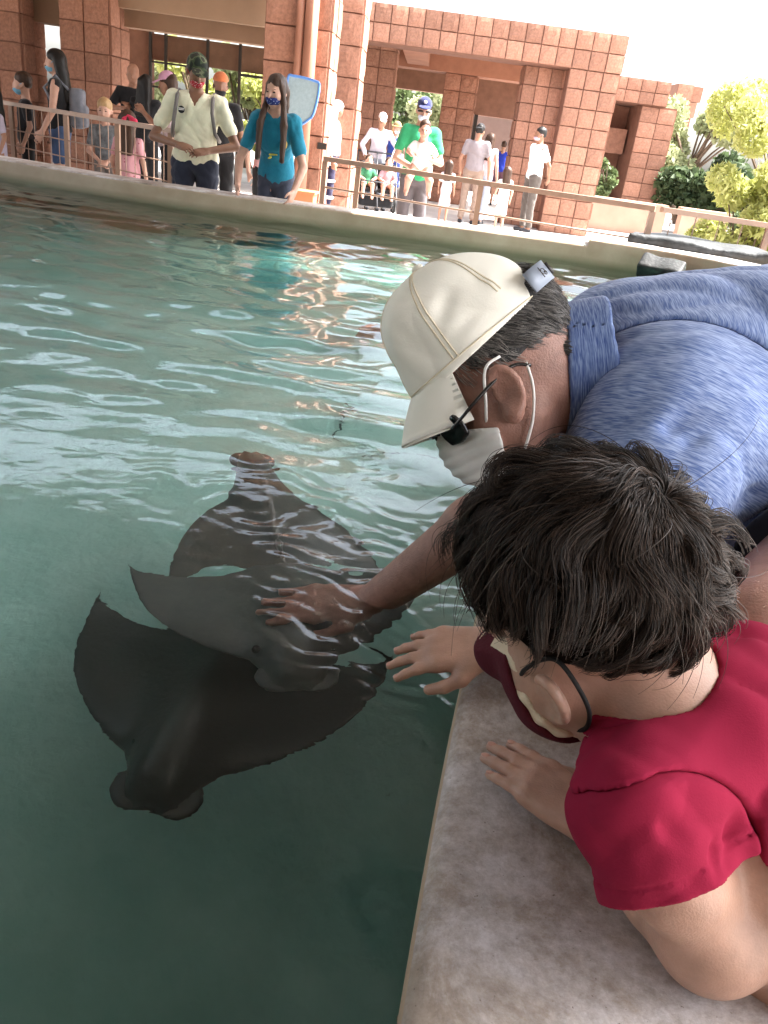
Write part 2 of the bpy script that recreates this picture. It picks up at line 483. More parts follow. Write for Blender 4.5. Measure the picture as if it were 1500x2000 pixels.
# water: a closed body whose top is a waved sheet
WZ = .592
def spaced(a, b, dens, n):
    t = np.linspace(a, b, 4000); d = dens(t); c = np.concatenate([[0], np.cumsum((d[1:]+d[:-1])/2)]); c /= c[-1]
    return np.interp(np.linspace(0, 1, n), c, t)
wx = spaced(-7.2, 3.0, lambda x: 1+7/(1+(x/1.0)**2), 520)
wy = spaced(-2.4, 8.0, lambda y: 1+7/(1+((y-1.2)/.9)**2), 560)
WX, WY = np.meshgrid(wx, wy, indexing='ij')
wr = np.random.default_rng(5)
h = np.zeros_like(WX)
warp = .25*np.sin(WX*1.3+.7*WY)+.2*np.sin(WY*1.9-WX*.8+1)+.12*np.sin(WX*3.1+WY*2.3+2)
for lam, sl, n in ((1.3, .014, 3), (.62, .036, 5), (.36, .046, 7), (.2, .036, 7), (.13, .018, 6)):
    for _ in range(n):
        th = math.pi/2+wr.normal()*.75; k = 2*math.pi/lam*wr.uniform(.8, 1.25)
        ph = wr.uniform(0, 6.28); d = math.cos(th)*WX+math.sin(th)*WY+warp*lam*.9
        env = .6+.4*np.sin(WX*wr.uniform(.5, 1.5)+WY*wr.uniform(.5, 1.5)+wr.uniform(0, 6))
        h += sl/k*np.sin(k*d+ph)*env
amp = .10+.90*sst(WY+.25*WX, 1.0, 2.5)
edge_calm = 1.0
h *= amp
# ripples round the submerged hand and forearm
def ripples(cx, cy, lam, sl, r0, asp, rot, ph=0):
    c, s = math.cos(rot), math.sin(rot)
    u = (WX-cx)*c+(WY-cy)*s; v = (-(WX-cx)*s+(WY-cy)*c)*asp
    r = np.sqrt(u*u+v*v)+1e-6
    k = 2*math.pi/lam
    return sl/k*np.sin(k*r+ph+.8*np.sin(5*np.arctan2(v, u)))*np.exp(-(r/r0)**2)*sst(r, .0, .05)
for (cx_, cy_, lam_, sl_, r_, asp_, rot_) in ((.02, 1.17, .038, .20, .10, 2.2, -.35), (-.02, 1.05, .040, .36, .085, 2.8, -.5), (.03, .97, .034, .36, .065, 2.4, -.6), (.05, 1.02, .026, .30, .05, 2.2, -.8), (-.05, 1.33, .055, .18, .12, 2.0, .15), (.0, 1.48, .07, .14, .16, 1.8, -.2), (-.15, 1.6, .09, .10, .2, 2.0, .1)):
    c_, s_ = math.cos(rot_), math.sin(rot_); u_ = (WX-cx_)*c_+(WY-cy_)*s_; v_ = (-(WX-cx_)*s_+(WY-cy_)*c_)
    k_ = 2*math.pi/lam_; ph_ = 2.6*np.sin(u_*13+v_*9+cx_*90)+1.9*np.sin(u_*27-v_*17+2)+.8*np.sin(u_*61+v_*33)
    h += sl_/k_*np.sin(k_*v_+ph_)*np.exp(-((u_/asp_)**2+v_**2)/r_**2*1.0)*np.clip(.45+.75*np.sin(u_*21+v_*26+cy_*40), 0, 1.2)
h += ripples(.05, 1.24, .05, .06, .17, 1.3, .2)
h += ripples(-.03, 1.40, .085, .10, .22, 1.4, -.3, 1.0)
h += ripples(.03, 1.10, .06, .10, .15, 1.8, -.9, 2.0)
h += ripples(.035, .98, .045, .08, .09, 1.2, -.6, .5)
h += ripples(.0, .72, .03, .09, .035, 1.0, 0, .5)
h += ripples(.03, .775, .022, .07, .022, 1.0, 0, .5)
vt = np.stack([WX, WY, WZ+h], -1).reshape(-1, 3)
nx, ny = WX.shape; vid = np.arange(nx*ny).reshape(nx, ny)
tf = np.stack([vid[:-1, :-1], vid[1:, :-1], vid[1:, 1:], vid[:-1, 1:]], -1).reshape(-1, 4)
# keep the cells inside the pool (plus the thickness of the wall), then close the skirt and the bottom
ccx = (WX[:-1, :-1]+WX[1:, 1:])/2; ccy = (WY[:-1, :-1]+WY[1:, 1:])/2
keep = inside(ccx, ccy, poly).ravel()
tf = tf[keep]
used = np.unique(tf); rm = np.full(nx*ny, -1); rm[used] = np.arange(len(used)); tf = rm[tf]; vt = vt[used]
nb_ = len(vt); vb = vt.copy(); vb[:, 2] = -.95
ed = np.concatenate([tf[:, [0, 1]], tf[:, [1, 2]], tf[:, [2, 3]], tf[:, [3, 0]]])
key = np.sort(ed, 1); key = key[:, 0].astype(np.int64)*nb_+key[:, 1]
_, inv, cn_ = np.unique(key, return_inverse=True, return_counts=True)
be = ed[cn_[inv] == 1]
sk = np.stack([be[:, 1], be[:, 0], be[:, 0]+nb_, be[:, 1]+nb_], 1)
allf = np.concatenate([tf, tf[:, ::-1]+nb_, sk]); allv = np.concatenate([vt, vb])
def water_mat():
    mt = bpy.data.materials.new('pool_water'); mt.use_nodes = True
    N = mt.node_tree.nodes; L = mt.node_tree.links; N.remove(N['Principled BSDF'])
    out = N['Material Output']
    g = N.new('ShaderNodeBsdfGlass'); g.inputs['IOR'].default_value = 1.333; g.inputs['Roughness'].default_value = 0.0
    tc = N.new('ShaderNodeTexCoord'); mp = N.new('ShaderNodeMapping'); mp.inputs['Scale'].default_value = (1, 1.5, 1)
    L.new(tc.outputs['Object'], mp.inputs['Vector'])
    nz = N.new('ShaderNodeTexNoise'); nz.inputs['Scale'].default_value = 13; nz.inputs['Detail'].default_value = 3; nz.inputs['Distortion'].default_value = .6
    L.new(mp.outputs['Vector'], nz.inputs['Vector'])
    bp = N.new('ShaderNodeBump'); bp.inputs['Strength'].default_value = .12; bp.inputs['Distance'].default_value = .01
    L.new(nz.outputs['Fac'], bp.inputs['Height']); L.new(bp.outputs['Normal'], g.inputs['Normal'])
    L.new(g.outputs['BSDF'], out.inputs['Surface'])
    va = N.new('ShaderNodeVolumeAbsorption'); va.inputs['Color'].default_value = (.34, .735, .69, 1); va.inputs['Density'].default_value = .62
    vsn = N.new('ShaderNodeVolumeScatter'); vsn.inputs['Color'].default_value = (.20, .62, .56, 1); vsn.inputs['Density'].default_value = .17; vsn.inputs['Anisotropy'].default_value = .3
    ad = N.new('ShaderNodeAddShader'); L.new(va.outputs['Volume'], ad.inputs[0]); L.new(vsn.outputs['Volume'], ad.inputs[1]); L.new(ad.outputs['Shader'], out.inputs['Volume'])
    return mt
wo = link_mesh('water', mesh_np('water', allv, allf), water_mat(), None, True)
tag(wo, kind='structure')

# the shade canopy over the pool: overhead, out of the frame, it shades and is mirrored in the water
M_canopy = mat('canopy_boards', (.27, .255, .235), .8, .2, 3, stretch=(1, 9, 1))
sh = np.array([SUN_V[0], SUN_V[1]])/SUN_V[2]*(3.75-.75)
shadow = [(-9.6, -5), (1.0, -5), (1.15, 5.75), (-.56, 6.25), (-.56, 7.7), (-9.6, 7.7)]
can = empty('shade_canopy', (0, 0, 0)); tag(can, 'flat brown timber shade roof over the touch pool', 'canopy')
cp = [(x+sh[0], y+sh[1]) for x, y in shadow]
mb = MB(); nC = len(cp)
mb.add([(x, y, 3.75) for x, y in cp]+[(x, y, 4.0) for x, y in cp], [tuple(range(nC-1, -1, -1)), tuple(range(nC, 2*nC))]+[(i, (i+1) % nC, nC+(i+1) % nC, nC+i) for i in range(nC)])
mb.build('roof_deck', M_canopy, can)
for i in range(6):
    mb = MB(); y = -3.6+i*1.75; mb.box((-7.5, y, 3.5), (2.6, y+.14, 3.748)); mb.build('roof_beam', M_canopy, can)
mb = MB(); mb.box((-7.5, -4.2, 0), (2.6, -3.9, 3.49)); mb.build('rear_wall', M_canopy, can)  # unseen wall behind the camera, added to dim the near water
for x, y in ((2.75, -3.6), (2.85, 3.2), (-7.4, -3.6)):
    mb = MB(); mb.box((x-.2, y-.2, 0), (x+.2, y+.2, 3.49)); mb.build('post', M_canopy, can)
# ------------------------------------------------------------------ red block buildings
M_block = mat('split_face_block', (.31, .158, .108), .92, .22, 9, .5, 35, rnd=.2)
M_mortar = mat('block_mortar', (.20, .098, .068), .95, .15, 8)
M_soffit = mat('soffit_plaster', (.36, .25, .17), .9, .08, 2)
M_fascia = mat('fascia_plaster', (.27, .175, .115), .9, .1, 2)
M_dark = mat('dark_bronze_frame', (.03, .024, .02), .5, spec=.4)
M_pipe = mat('painted_pipe', (.34, .16, .105), .5, .06, 5)
def block_meshes(n=7):
    out = []
    for s in range(n):
        r = random.Random(100+s)
        bm = bmesh.new()
        # front (-Y) face: a 4x4 grid of rough points with its rim set back, sides run to y = 1
        N = 4; g = {}
        for i in range(N+1):
            for k in range(N+1):
                rim = i in (0, N) or k in (0, N)
                x = i/N + (0 if rim else r.uniform(-.05, .05)); z = k/N + (0 if rim else r.uniform(-.05, .05))
                if rim: x += r.uniform(-.012, .012); z += r.uniform(-.012, .012)
                y = .05+r.uniform(-.02, .03) if rim else -.10+r.uniform(-.09, .08)
                g[i, k] = bm.verts.new((x, y, z))
        for i in range(N):
            for k in range(N): bm.faces.new((g[i, k], g[i+1, k], g[i+1, k+1], g[i, k+1]))
        rim = [g[i, 0] for i in range(N)]+[g[N, k] for k in range(N)]+[g[i, N] for i in range(N, 0, -1)]+[g[0, k] for k in range(N, 0, -1)]
        bk = [bm.verts.new((v.co.x, 1.0, v.co.z)) for v in rim]
        for i in range(len(rim)):
            j = (i+1) % len(rim); bm.faces.new((rim[j], rim[i], bk[i], bk[j]))
        me = bpy.data.meshes.new('block'); bm.to_mesh(me); bm.free(); me.materials.append(M_block)
        out.append(me)
    return out
BLOCKS = block_meshes()
def lay_blocks(parent, p0, ux, cols, z0, rows, bw, bh, depth=.09, skip=None):
    """blocks over a vertical face: p0 the face's left foot seen from outside, ux the direction along it"""
    ux = nrm(ux); inn = np.array([-ux[1], ux[0], 0.0])     # into the wall
    for c in range(cols):
        for r in range(rows):
            if skip and skip(c, r): continue
            o = bpy.data.objects.new('block', BLOCKS[rng.integers(len(BLOCKS))]); COL.objects.link(o)
            o.parent = parent
            gp = .009
            loc = np.array([p0[0], p0[1], z0+r*bh+gp]) + ux*(c*bw+gp) - inn*(depth*rng.uniform(.25, .45))
            mtx = Matrix([[ux[0]*(bw-2*gp), inn[0]*depth, 0, loc[0]], [ux[1]*(bw-2*gp), inn[1]*depth, 0, loc[1]], [0, 0, bh-2*gp, loc[2]], [0, 0, 0, 1]])
            o.matrix_world = mtx
def core_box(name, lo, hi, parent, mt=None):
    mb = MB(); mb.box(lo, hi); return mb.build(name, mt or M_mortar, parent)

B = .305
pav = empty('block_pavilion', (0, 0, 0)); tag(pav, 'red split block pavilion with big beam and open porch beyond the pool', 'building')
# the long front beam
bx0, bx1, by, bz0, bz1 = -1.98, 3.2, 16.7, 2.83, 3.44
beam = core_box('beam', (bx0, by, bz0), (bx1, by+.8, bz1), pav)
lay_blocks(beam, (bx0, by), (1, 0, 0), 17, bz0, 2, B, B)
lay_blocks(beam, (bx1, by), (0, 1, 0), 2, bz0, 2, .4, B)
# right-hand column: a front pilaster and a recessed one beside it
colr = core_box('column', (2.28, by+.02, 0), (3.2, by+.9, bz0-.003), pav)
lay_blocks(colr, (2.28, by+.02), (1, 0, 0), 3, .0, 9, .3067, .3143)
lay_blocks(colr, (2.28, by+.9), (0, -1, 0), 1, 0, 9, .44, .3143)
lay_blocks(colr, (3.2, by+.02), (0, 1, 0), 1, 0, 9, .44, .3143)
col2 = core_box('column', (1.52, by+.55, 0), (2.277, by+1.1, bz0-.003), pav)
lay_blocks(col2, (1.52, by+.55), (1, 0, 0), 3, 0, 9, .252, .3143)
lay_blocks(col2, (1.52, by+1.1), (0, -1, 0), 1, 0, 9, .5, .3143)
# column behind the left end of the beam
col3 = core_box('column', (-1.66, 18.5, 0), (-1.0, 19.2, 3.19), pav)
lay_blocks(col3, (-1.66, 18.5), (1, 0, 0), 2, 0, 10, .33, .318)
lay_blocks(col3, (-1.0, 18.5), (0, 1, 0), 2, 0, 10, .35, .318)
# middle column, deeper under the porch, and the inner beam on it
col4 = core_box('column', (.05, 21, 0), (.8, 21.7, 2.797), pav)
lay_blocks(col4, (.05, 21), (1, 0, 0), 2, 0, 8, .375, .349)
lay_blocks(col4, (.8, 21), (0, 1, 0), 2, 0, 8, .35, .349)
core_box('inner_beam', (-3.4, 20.9, 2.8), (3.1, 21.6, 3.19), pav, mat('inner_beam_plaster', (.36, .17, .11), .9, .12, 4))
core_box('side_beam', (-.85, 17.6, 2.86), (-.35, 20.89, 3.19), pav, MATS['inner_beam_plaster'])
core_box('side_beam', (2.3, 17.8, 2.86), (2.9, 20.89, 3.19), pav, MATS['inner_beam_plaster'])
core_box('soffit', (-3.4, 17.52, 3.2), (3.15, 25.0, 3.28), pav, M_soffit)
core_box('roof', (-3.4, 17.53, 3.285), (3.12, 25.4, 3.38), pav, M_fascia)
# rear wall of the porch: brick panel, dark doorway and an opening to the trees
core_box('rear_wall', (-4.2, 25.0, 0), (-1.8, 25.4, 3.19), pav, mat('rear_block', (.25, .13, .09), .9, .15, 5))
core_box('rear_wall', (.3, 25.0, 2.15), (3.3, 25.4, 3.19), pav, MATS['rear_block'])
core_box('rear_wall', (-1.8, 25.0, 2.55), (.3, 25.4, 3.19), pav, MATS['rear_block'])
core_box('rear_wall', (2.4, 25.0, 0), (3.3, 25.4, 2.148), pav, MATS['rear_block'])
core_box('door_frame', (1.02, 24.9, 0), (1.12, 24.99, 2.15), pav, M_dark)
core_box('door_frame', (.62, 24.9, 0), (.69, 24.99, 2.15), pav, M_dark)
core_box('door_panel', (.70, 24.95, 0), (1.01, 24.98, 2.14), pav, mat('door_brown', (.33, .2, .15), .6))
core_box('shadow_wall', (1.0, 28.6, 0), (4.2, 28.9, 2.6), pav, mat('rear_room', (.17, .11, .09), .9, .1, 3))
# near column with the two pipes
YN = 11.5
coln = core_box('column', (-2.3, YN, 0), (-1.47, YN+.8, 3.6), pav)
lay_blocks(coln, (-2.3, YN), (1, 0, 0), 2, .0, 9, .415, .40)
lay_blocks(coln, (-1.47, YN), (0, 1, 0), 2, .0, 9, .40, .40)
colm = core_box('column', (-1.62, YN+1.5, 0), (-1.22, YN+2.3, 3.6), pav)
lay_blocks(colm, (-1.62, YN+1.5), (1, 0, 0), 1, .0, 9, .40, .40)
lay_blocks(colm, (-1.22, YN+1.5), (0, 1, 0), 2, .0, 9, .40, .40)
for x, r in ((-1.84, .05), (-1.70, .085)):
    mb = MB(); mb.tube([(x, YN-.13, .0), (x, YN-.13, 3.6)], r, 14); mb.build('downpipe', M_pipe, pav, True)
mb = MB(); mb.box((-1.52, YN-.06, 1.05), (-1.40, YN-.036, 1.13)); mb.build('vent_slot', M_dark, pav)

# the shaded porch on the left
por = empty('shaded_porch', (0, 0, 0)); tag(por, 'brown shaded porch with thick dark columns and glass doors at left', 'building')
for (x0, x1, y, n) in ((-5.56, -4.84, 13, 2), (-7.2, -6.13, 13, 3)):
    c = core_box('column', (x0, y, 0), (x1, y+.75, 3.0), por)
    lay_blocks(c, (x0, y), (1, 0, 0), n, 0, 8, (x1-x0)/n, .375)
    lay_blocks(c, (x1, y), (0, 1, 0), 2, 0, 8, .375, .375)
core_box('fascia', (-4.83, 13.5, 2.30), (-2.31, 13.8, 3.0), por, M_fascia)
core_box('fascia', (-4.83, 13.3, 2.52), (-2.31, 13.49, 3.0), por, M_soffit)
core_box('lintel', (-6.12, 13.4, 2.2), (-5.57, 13.8, 3.0), por, M_fascia)
core_box('ceiling', (-17, 11.2, 3.01), (-2.31, 19, 3.2), por, M_soffit)
core_box('added_shade_slab', (-14.9, 8.05, 3.03), (-.35, 10.9, 3.16), por, M_fascia)  # unseen slab, added to keep the sun off the left crowd and columns
core_box('roof', (-17, 10.6, 3.41), (-2.35, 19.2, 3.6), por, M_fascia)
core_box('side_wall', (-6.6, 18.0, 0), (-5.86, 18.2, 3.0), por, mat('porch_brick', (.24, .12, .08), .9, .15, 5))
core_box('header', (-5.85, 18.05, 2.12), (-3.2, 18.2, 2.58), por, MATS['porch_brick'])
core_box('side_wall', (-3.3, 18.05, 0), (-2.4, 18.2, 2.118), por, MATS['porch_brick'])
core_box('side_wall', (-9.5, 18.0, 0), (-8.1, 18.2, 3.0), por, MATS['porch_brick'])
win = core_box('glass_door', (-5.85, 17.9, 2.60), (-3.2, 17.96, 2.66), por, M_dark)
for x in (-5.85, -5.54, -4.7, -4.05, -3.48):
    core_box('mullion', (x-.025, 17.9, 0), (x+.025, 17.96, 2.595), win, M_dark)
for z in (1.2, 1.62, 2.06):
    core_box('transom', (-5.82, 17.91, z), (-4.73, 17.95, z+.035), win, M_dark)
core_box('transom', (-4.02, 17.91, 2.03), (-3.51, 17.95, 2.08), win, M_dark)
M_glass = mat('pane_glass', (.9, .95, .93), .02)
gb = M_glass.node_tree.nodes['Principled BSDF']; gb.inputs['Transmission Weight'].default_value = 1.0; gb.inputs['IOR'].default_value = 1.05
for x0, x1 in ((-5.51, -4.73), (-4.67, -4.08), (-4.02, -3.51)):
    core_box('pane', (x0, 17.925, .05), (x1, 17.932, 2.58), win, M_glass)
core_box('tan_panel', (-8.1, 19.2, 2.0), (-6.62, 19.4, 3.0), por, mat('tan_stone_panel', (.38, .26, .22), .9, .15, 3))

# right-hand building and the hazy tower beyond
rb = empty('block_building', (0, 0, 0)); tag(rb, 'smaller pink block building with stepped corner right of the pavilion', 'building')
w1 = core_box('wall', (4.9, 22, 0), (5.75, 23.6, 2.75), rb)
lay_blocks(w1, (4.9, 22), (1, 0, 0), 2, 0, 8, .425, .34)
lay_blocks(w1, (5.75, 22), (0, 1, 0), 3, 0, 8, .5, .34)
w2 = core_box('lintel', (3.7, 21.9, 2.753), (5.45, 23.6, 3.28), rb)
lay_blocks(w2, (3.7, 21.9), (1, 0, 0), 5, 2.753, 2, .35, .264)
core_box('return_wall', (3.3, 23.3, 0), (4.88, 23.6, 2.74), rb, M_mortar)
core_box('window_frame', (3.9, 23.2, .3), (3.98, 23.28, 2.1), rb, M_dark)
core_box('window_pane', (3.99, 23.24, .3), (4.5, 23.26, 1.6), rb, mat('dark_glass', (.03, .03, .035), .1, spec=.6))
core_box('awning', (4.0, 22.8, 1.62), (4.85, 23.28, 2.2), rb, M_block)
tw = empty('stone_tower', (0, 0, 0)); tag(tw, 'pale pink rough stone tower far behind the small building', 'tower')
t1 = core_box('wall', (8.2, 32, 0), (8.75, 33, 4.2), tw)
lay_blocks(t1, (8.2, 32), (1, 0, 0), 1, 1.8, 5, .55, .48)
for i in range(4):
    core_box('ledge', (8.753, 32.1, 2.2+i*.5), (8.85+i*.09, 32.9, 2.68+i*.5), tw, M_block)
# low garden walls behind the rail
def low_wall(name, lo, hi, label):
    t = empty(name, ((lo[0]+hi[0])/2, lo[1], 0)); tag(t, label, 'garden wall')
    w = [t.location.x, t.location.y, 0]
    mb = MB(); mb.box(lo, hi); mb.build('body', mat('tan_plaster', (.42, .27, .2), .9, .1, 2), t, world=w)
    mb = MB(); mb.box((lo[0]-.02, lo[1]-.03, hi[2]+.002), (hi[0]+.02, hi[1]+.03, hi[2]+.06)); mb.build('cap_course', MATS['tan_plaster'], t, world=w)
low_wall('garden_wall', (3.5, 19.2, 0), (5.35, 19.45, .62), 'low plain tan wall under the planter window of the small building')
low_wall('garden_wall', (5.4, 18.2, 0), (6.4, 18.5, .66), 'short tan wall in front of the dark bushes')
low_wall('garden_wall', (6.2, 16.6, 0), (8.5, 16.9, .60), 'low wall in shade beside the yellow tree')
# orange box by the near column
cb = empty('utility_box', (-1.5, 10.4, 0)); tag(cb, 'orange painted utility box low beside the near column', 'box')
mb = MB(); mb.box((-.17, -.1, 0), (.13, .25, .56)); mb.build('body', mat('orange_paint', (.5, .2, .09), .6, .08, 6), cb)
mb = MB(); mb.box((-.19, -.12, .562), (.15, .27, .59)); mb.build('lid', MATS['orange_paint'], cb)

# ------------------------------------------------------------------ rails
M_rail = mat('rail_brown', (.33, .21, .15), .45, .1, 9, spec=.5)
def rail(pts, z, posts, label, bars, wires, extra_v=0, post_r=.022):
    root = empty('guard_rail', (pts[0][0], pts[0][1], 0)); tag(root, label, 'railing')
    w = list(root.location)
    P = [np.array([p[0], p[1], z if len(p) < 3 else p[2]]) for p in pts]
    mb = MB()
    for i in range(len(P)-1):
        a, b = P[i], P[i+1]; d = nrm(b-a); n = np.array([-d[1], d[0], 0])
        c = [a-n*.035-V3(0,0,.02), a+n*.035-V3(0,0,.02), a+n*.035+V3(0,0,.02), a-n*.035+V3(0,0,.02)]
        e = [q+(b-a) for q in c]
        mb.add(c+e, [(0,1,2,3),(7,6,5,4),(0,4,5,1),(1,5,6,2),(2,6,7,3),(3,7,4,0)])
    mb.build('top_rail', M_rail, root, world=w)
    seg = [np.linalg.norm(P[i+1]-P[i]) for i in range(len(P)-1)]; tot = sum(seg)
    def along(t):
        d = t*tot
        for i, s in enumerate(seg):
            if d <= s or i == len(seg)-1: return P[i]+(P[i+1]-P[i])*min(1, d/s)
            d -= s
    for t in posts:
        q = along(t); mb = MB(); mb.box((q[0]-post_r, q[1]-post_r, 0), (q[0]+post_r, q[1]+post_r, q[2]-.022)); mb.build('post', M_rail, root, world=w)
    for k in range(bars):
        dz = z*(.86)*(k+1)/(bars+1)+.06
        mb = MB(); mb.tube([V3(p[0], p[1], dz*p[2]/z) for p in P], wires, 6); mb.build('cross_bar', M_rail, root, True, world=w)
    for k in range(extra_v):
        q = along((k+.5)/extra_v); mb = MB(); mb.tube([V3(q[0], q[1]+.01, .05), V3(q[0], q[1]+.01, q[2]-.02)], .0045, 5); mb.build('upright_wire', M_rail, root, world=w)
rail([(-5.6, 10.2, 1.13), (-4.9, 9.76, 1.13), (-3.55, 8.70, 1.13), (-2.2, 7.5, 1.13)], 1.13, (.02, .25, .52, .755, .97), 'dark brown guard rail with wire grid in front of the shaded crowd at left', 5, .006, 26)
rail([(-.97, 7.93, 1.06), (.52, 7.23, 1.06), (1.80, 6.80, 1.06)], 1.06, (.0, .12, .52, .995), 'tan guard rail with thin cross bars in front of the sunlit visitors', 5, .009, 0)
rail([(1.86, 6.83, 1.06), (2.9, 7.0, 1.04), (4.6, 7.6, 1.0)], 1.06, (.33, .95), 'end stretch of guard rail running behind the yellow tree', 4, .011, 14)

# ------------------------------------------------------------------ dark rocks on the wall at right
M_rock = mat('slate_rock', (.028, .031, .032), .6, .45, 14, .6, 25, spec=.5)
def rock_sdf(c, r, M, seed, a=.02, f=12):
    s = Sdf(); s.box(c, r, M, rd=min(r)*.35); s.noise(folds(seed, a, f)); return s
def rotz(a): return np.array([[math.cos(a), -math.sin(a), 0], [math.sin(a), math.cos(a), 0], [0, 0, 1.0]])
t = rock_sdf((2.62, 6.62, .825), (.98, .26, .040), rotz(-.30), 3).obj('rock_slab', .02, M_rock)
tag(t, 'long flat dark slate slab lying along the wall top at right', 'rock')
t = rock_sdf((1.80, 6.21, .68), (.16, .09, .055), rotz(-.5) @ np.array([[1,0,0],[0,.9,-.43],[0,.43,.9]]), 9, .012, 20).obj('rock', .010, mat('wet_black_rock', (.018, .019, .018), .6, .5, 30, .6, 40))
tag(t, 'black speckled rock against the inside of the wall behind the blue shirt', 'rock')
# ------------------------------------------------------------------ trees and shrubs
def leaf_mat(name, c1, c2, trans=.35):
    if name in MATS: return MATS[name]
    mt = bpy.data.materials.new(name); mt.use_nodes = True
    N = mt.node_tree.nodes; L = mt.node_tree.links; b = N['Principled BSDF']
    tc = N.new('ShaderNodeTexCoord'); nz = N.new('ShaderNodeTexNoise'); nz.inputs['Scale'].default_value = 5; nz.inputs['Detail'].default_value = 4
    L.new(tc.outputs['Object'], nz.inputs['Vector'])
    rp = N.new('ShaderNodeValToRGB'); rp.color_ramp.elements[0].color = (*c1, 1); rp.color_ramp.elements[1].color = (*c2, 1)
    rp.color_ramp.elements[0].position = .35; rp.color_ramp.elements[1].position = .65
    L.new(nz.outputs['Fac'], rp.inputs['Fac']); L.new(rp.outputs['Color'], b.inputs['Base Color'])
    b.inputs['Roughness'].default_value = .6; b.inputs['Specular IOR Level'].default_value = .3
    tr = N.new('ShaderNodeBsdfTranslucent'); L.new(rp.outputs['Color'], tr.inputs['Color'])
    mx = N.new('ShaderNodeMixShader'); mx.inputs['Fac'].default_value = trans
    L.new(b.outputs['BSDF'], mx.inputs[1]); L.new(tr.outputs['BSDF'], mx.inputs[2]); L.new(mx.outputs['Shader'], N['Material Output'].inputs['Surface'])
    MATS[name] = mt; return mt
M_bark = mat('bark', (.13, .09, .065), .9, .3, 12, .5, 30)
def leaves(centres, radii, n, size, seed, long=1.8):
    r = np.random.default_rng(seed)
    w = np.array([q[0]*q[1]*q[2] for q in radii])**.67; w /= w.sum()
    k = r.choice(len(centres), n, p=w)
    d = r.normal(size=(n, 3)); d /= np.linalg.norm(d, axis=1)[:, None]
    rad = r.uniform(.25, 1, n)**.45
    c = np.array(centres)[k]+d*np.array(radii)[k]*rad[:, None]
    u = r.normal(size=(n, 3)); u[:, 2] -= .4; u /= np.linalg.norm(u, axis=1)[:, None]
    v = np.cross(u, r.normal(size=(n, 3))); v /= np.linalg.norm(v, axis=1)[:, None]
    s = (size*r.uniform(.6, 1.4, n))[:, None]
    nn = np.cross(u, v)
    P = np.stack([c-u*s*long/2, c+v*s*.5+nn*s*.1, c+u*s*long/2, c-v*s*.5+nn*s*.1], 1).reshape(-1, 3)
    return P, np.arange(4*n).reshape(-1, 4)
def plant(name, label, cat, base, lobes, n, size, lm, seed, trunk=.05, stems=1, group=None, long=1.8):
    t = empty(name, base); tag(t, label, cat, group)
    cs = [l[:3] for l in lobes]; rs = [l[3:] for l in lobes]
    P, Fc = leaves(cs, rs, n, size, seed, long)
    link_mesh('crown', mesh_np('crown', P, Fc), lm, t)
    rr = random.Random(seed); mb = MB()
    for k in range(stems):
        x = rr.uniform(-.12, .12)*(stems > 1); top = cs[k % len(cs)]
        a = V3(x, rr.uniform(-.1, .1)*(stems > 1), 0); b = np.array(top, float)
        mid = (a+b)/2+V3(rr.uniform(-.08, .08), rr.uniform(-.08, .08), 0)
        mb.tube(catmull([a, mid, b], 5), list(np.linspace(trunk, trunk*.35, 11)), 7)
    for c, q in zip(cs, rs):
        for _ in range(2):
            a = V3(0, 0, c[2]*.5); b = np.array(c)+np.array([rr.uniform(-1, 1)*q[0], rr.uniform(-1, 1)*q[1], rr.uniform(0, .8)*q[2]])*.8
            mb.tube([a, (a+b)/2+V3(0, 0, .08), b], [trunk*.5, trunk*.35, trunk*.12], 5)
    mb.build('trunk', M_bark, t, True)
    return t
L_dark = leaf_mat('leaf_dark', (.035, .06, .025), (.09, .125, .055))
L_mid = leaf_mat('leaf_mid', (.09, .13, .05), (.18, .23, .10))
L_pale = leaf_mat('leaf_pale', (.26, .29, .15), (.42, .44, .25))
L_yel = leaf_mat('leaf_yellow', (.40, .42, .12), (.56, .56, .24), .5)
def lob(seed, n, ext, rmin, rmax, z0, z1):
    r = random.Random(seed); out = []
    for _ in range(n):
        q = r.uniform(rmin, rmax); out.append((r.uniform(-ext, ext), r.uniform(-ext, ext)*.8, r.uniform(z0, z1), q, q, q*r.uniform(.7, 1)))
    return out
plant('yellow_tree', 'tall feathery yellow green tree in full sun at the right edge', 'tree', (3.62, 9.0, 0), lob(1, 22, .62, .12, .30, .35, 2.35), 13000, .032, L_yel, 1, .03, 3, long=2.6)
plant('yellow_tree', 'lower yellow leafed bush just behind the slate slab', 'tree', (3.15, 8.6, 0), lob(2, 12, .42, .12, .24, .5, 1.35), 7000, .03, L_yel, 2, .02, 4, long=2.6)
plant('dark_bush', 'dark green broad leaved bush beside the small pink building', 'bush', (6.7, 21.5, 0), lob(3, 14, .75, .3, .55, .5, 1.6), 5200, .10, L_dark, 3, .06, 3)
plant('dark_bush', 'grey green shrub in front of the dark bush, over the low wall', 'bush', (7.6, 20.0, 0), lob(4, 11, .6, .22, .4, .4, 1.35), 3600, .08, L_mid, 4, .05, 3)
plant('pale_tree', 'pale sunlit tree rising behind the dark bush', 'tree', (7.4, 25.5, 0), lob(5, 16, 1.0, .35, .6, 1.2, 2.9), 6500, .10, L_pale, 5, .08, 2)
plant('pale_tree', 'thin pale tree top high at the right edge against white sky', 'tree', (10.6, 25.0, 0), lob(6, 18, 1.4, .3, .6, 1.3, 4.3), 4200, .10, L_pale, 6, .09, 2)
plant('planter_shrub', 'feathery green shrub in front of the small building window', 'bush', (4.35, 21.4, 0), lob(7, 8, .25, .14, .25, .7, 1.5), 1900, .06, L_mid, 7, .03, 3)
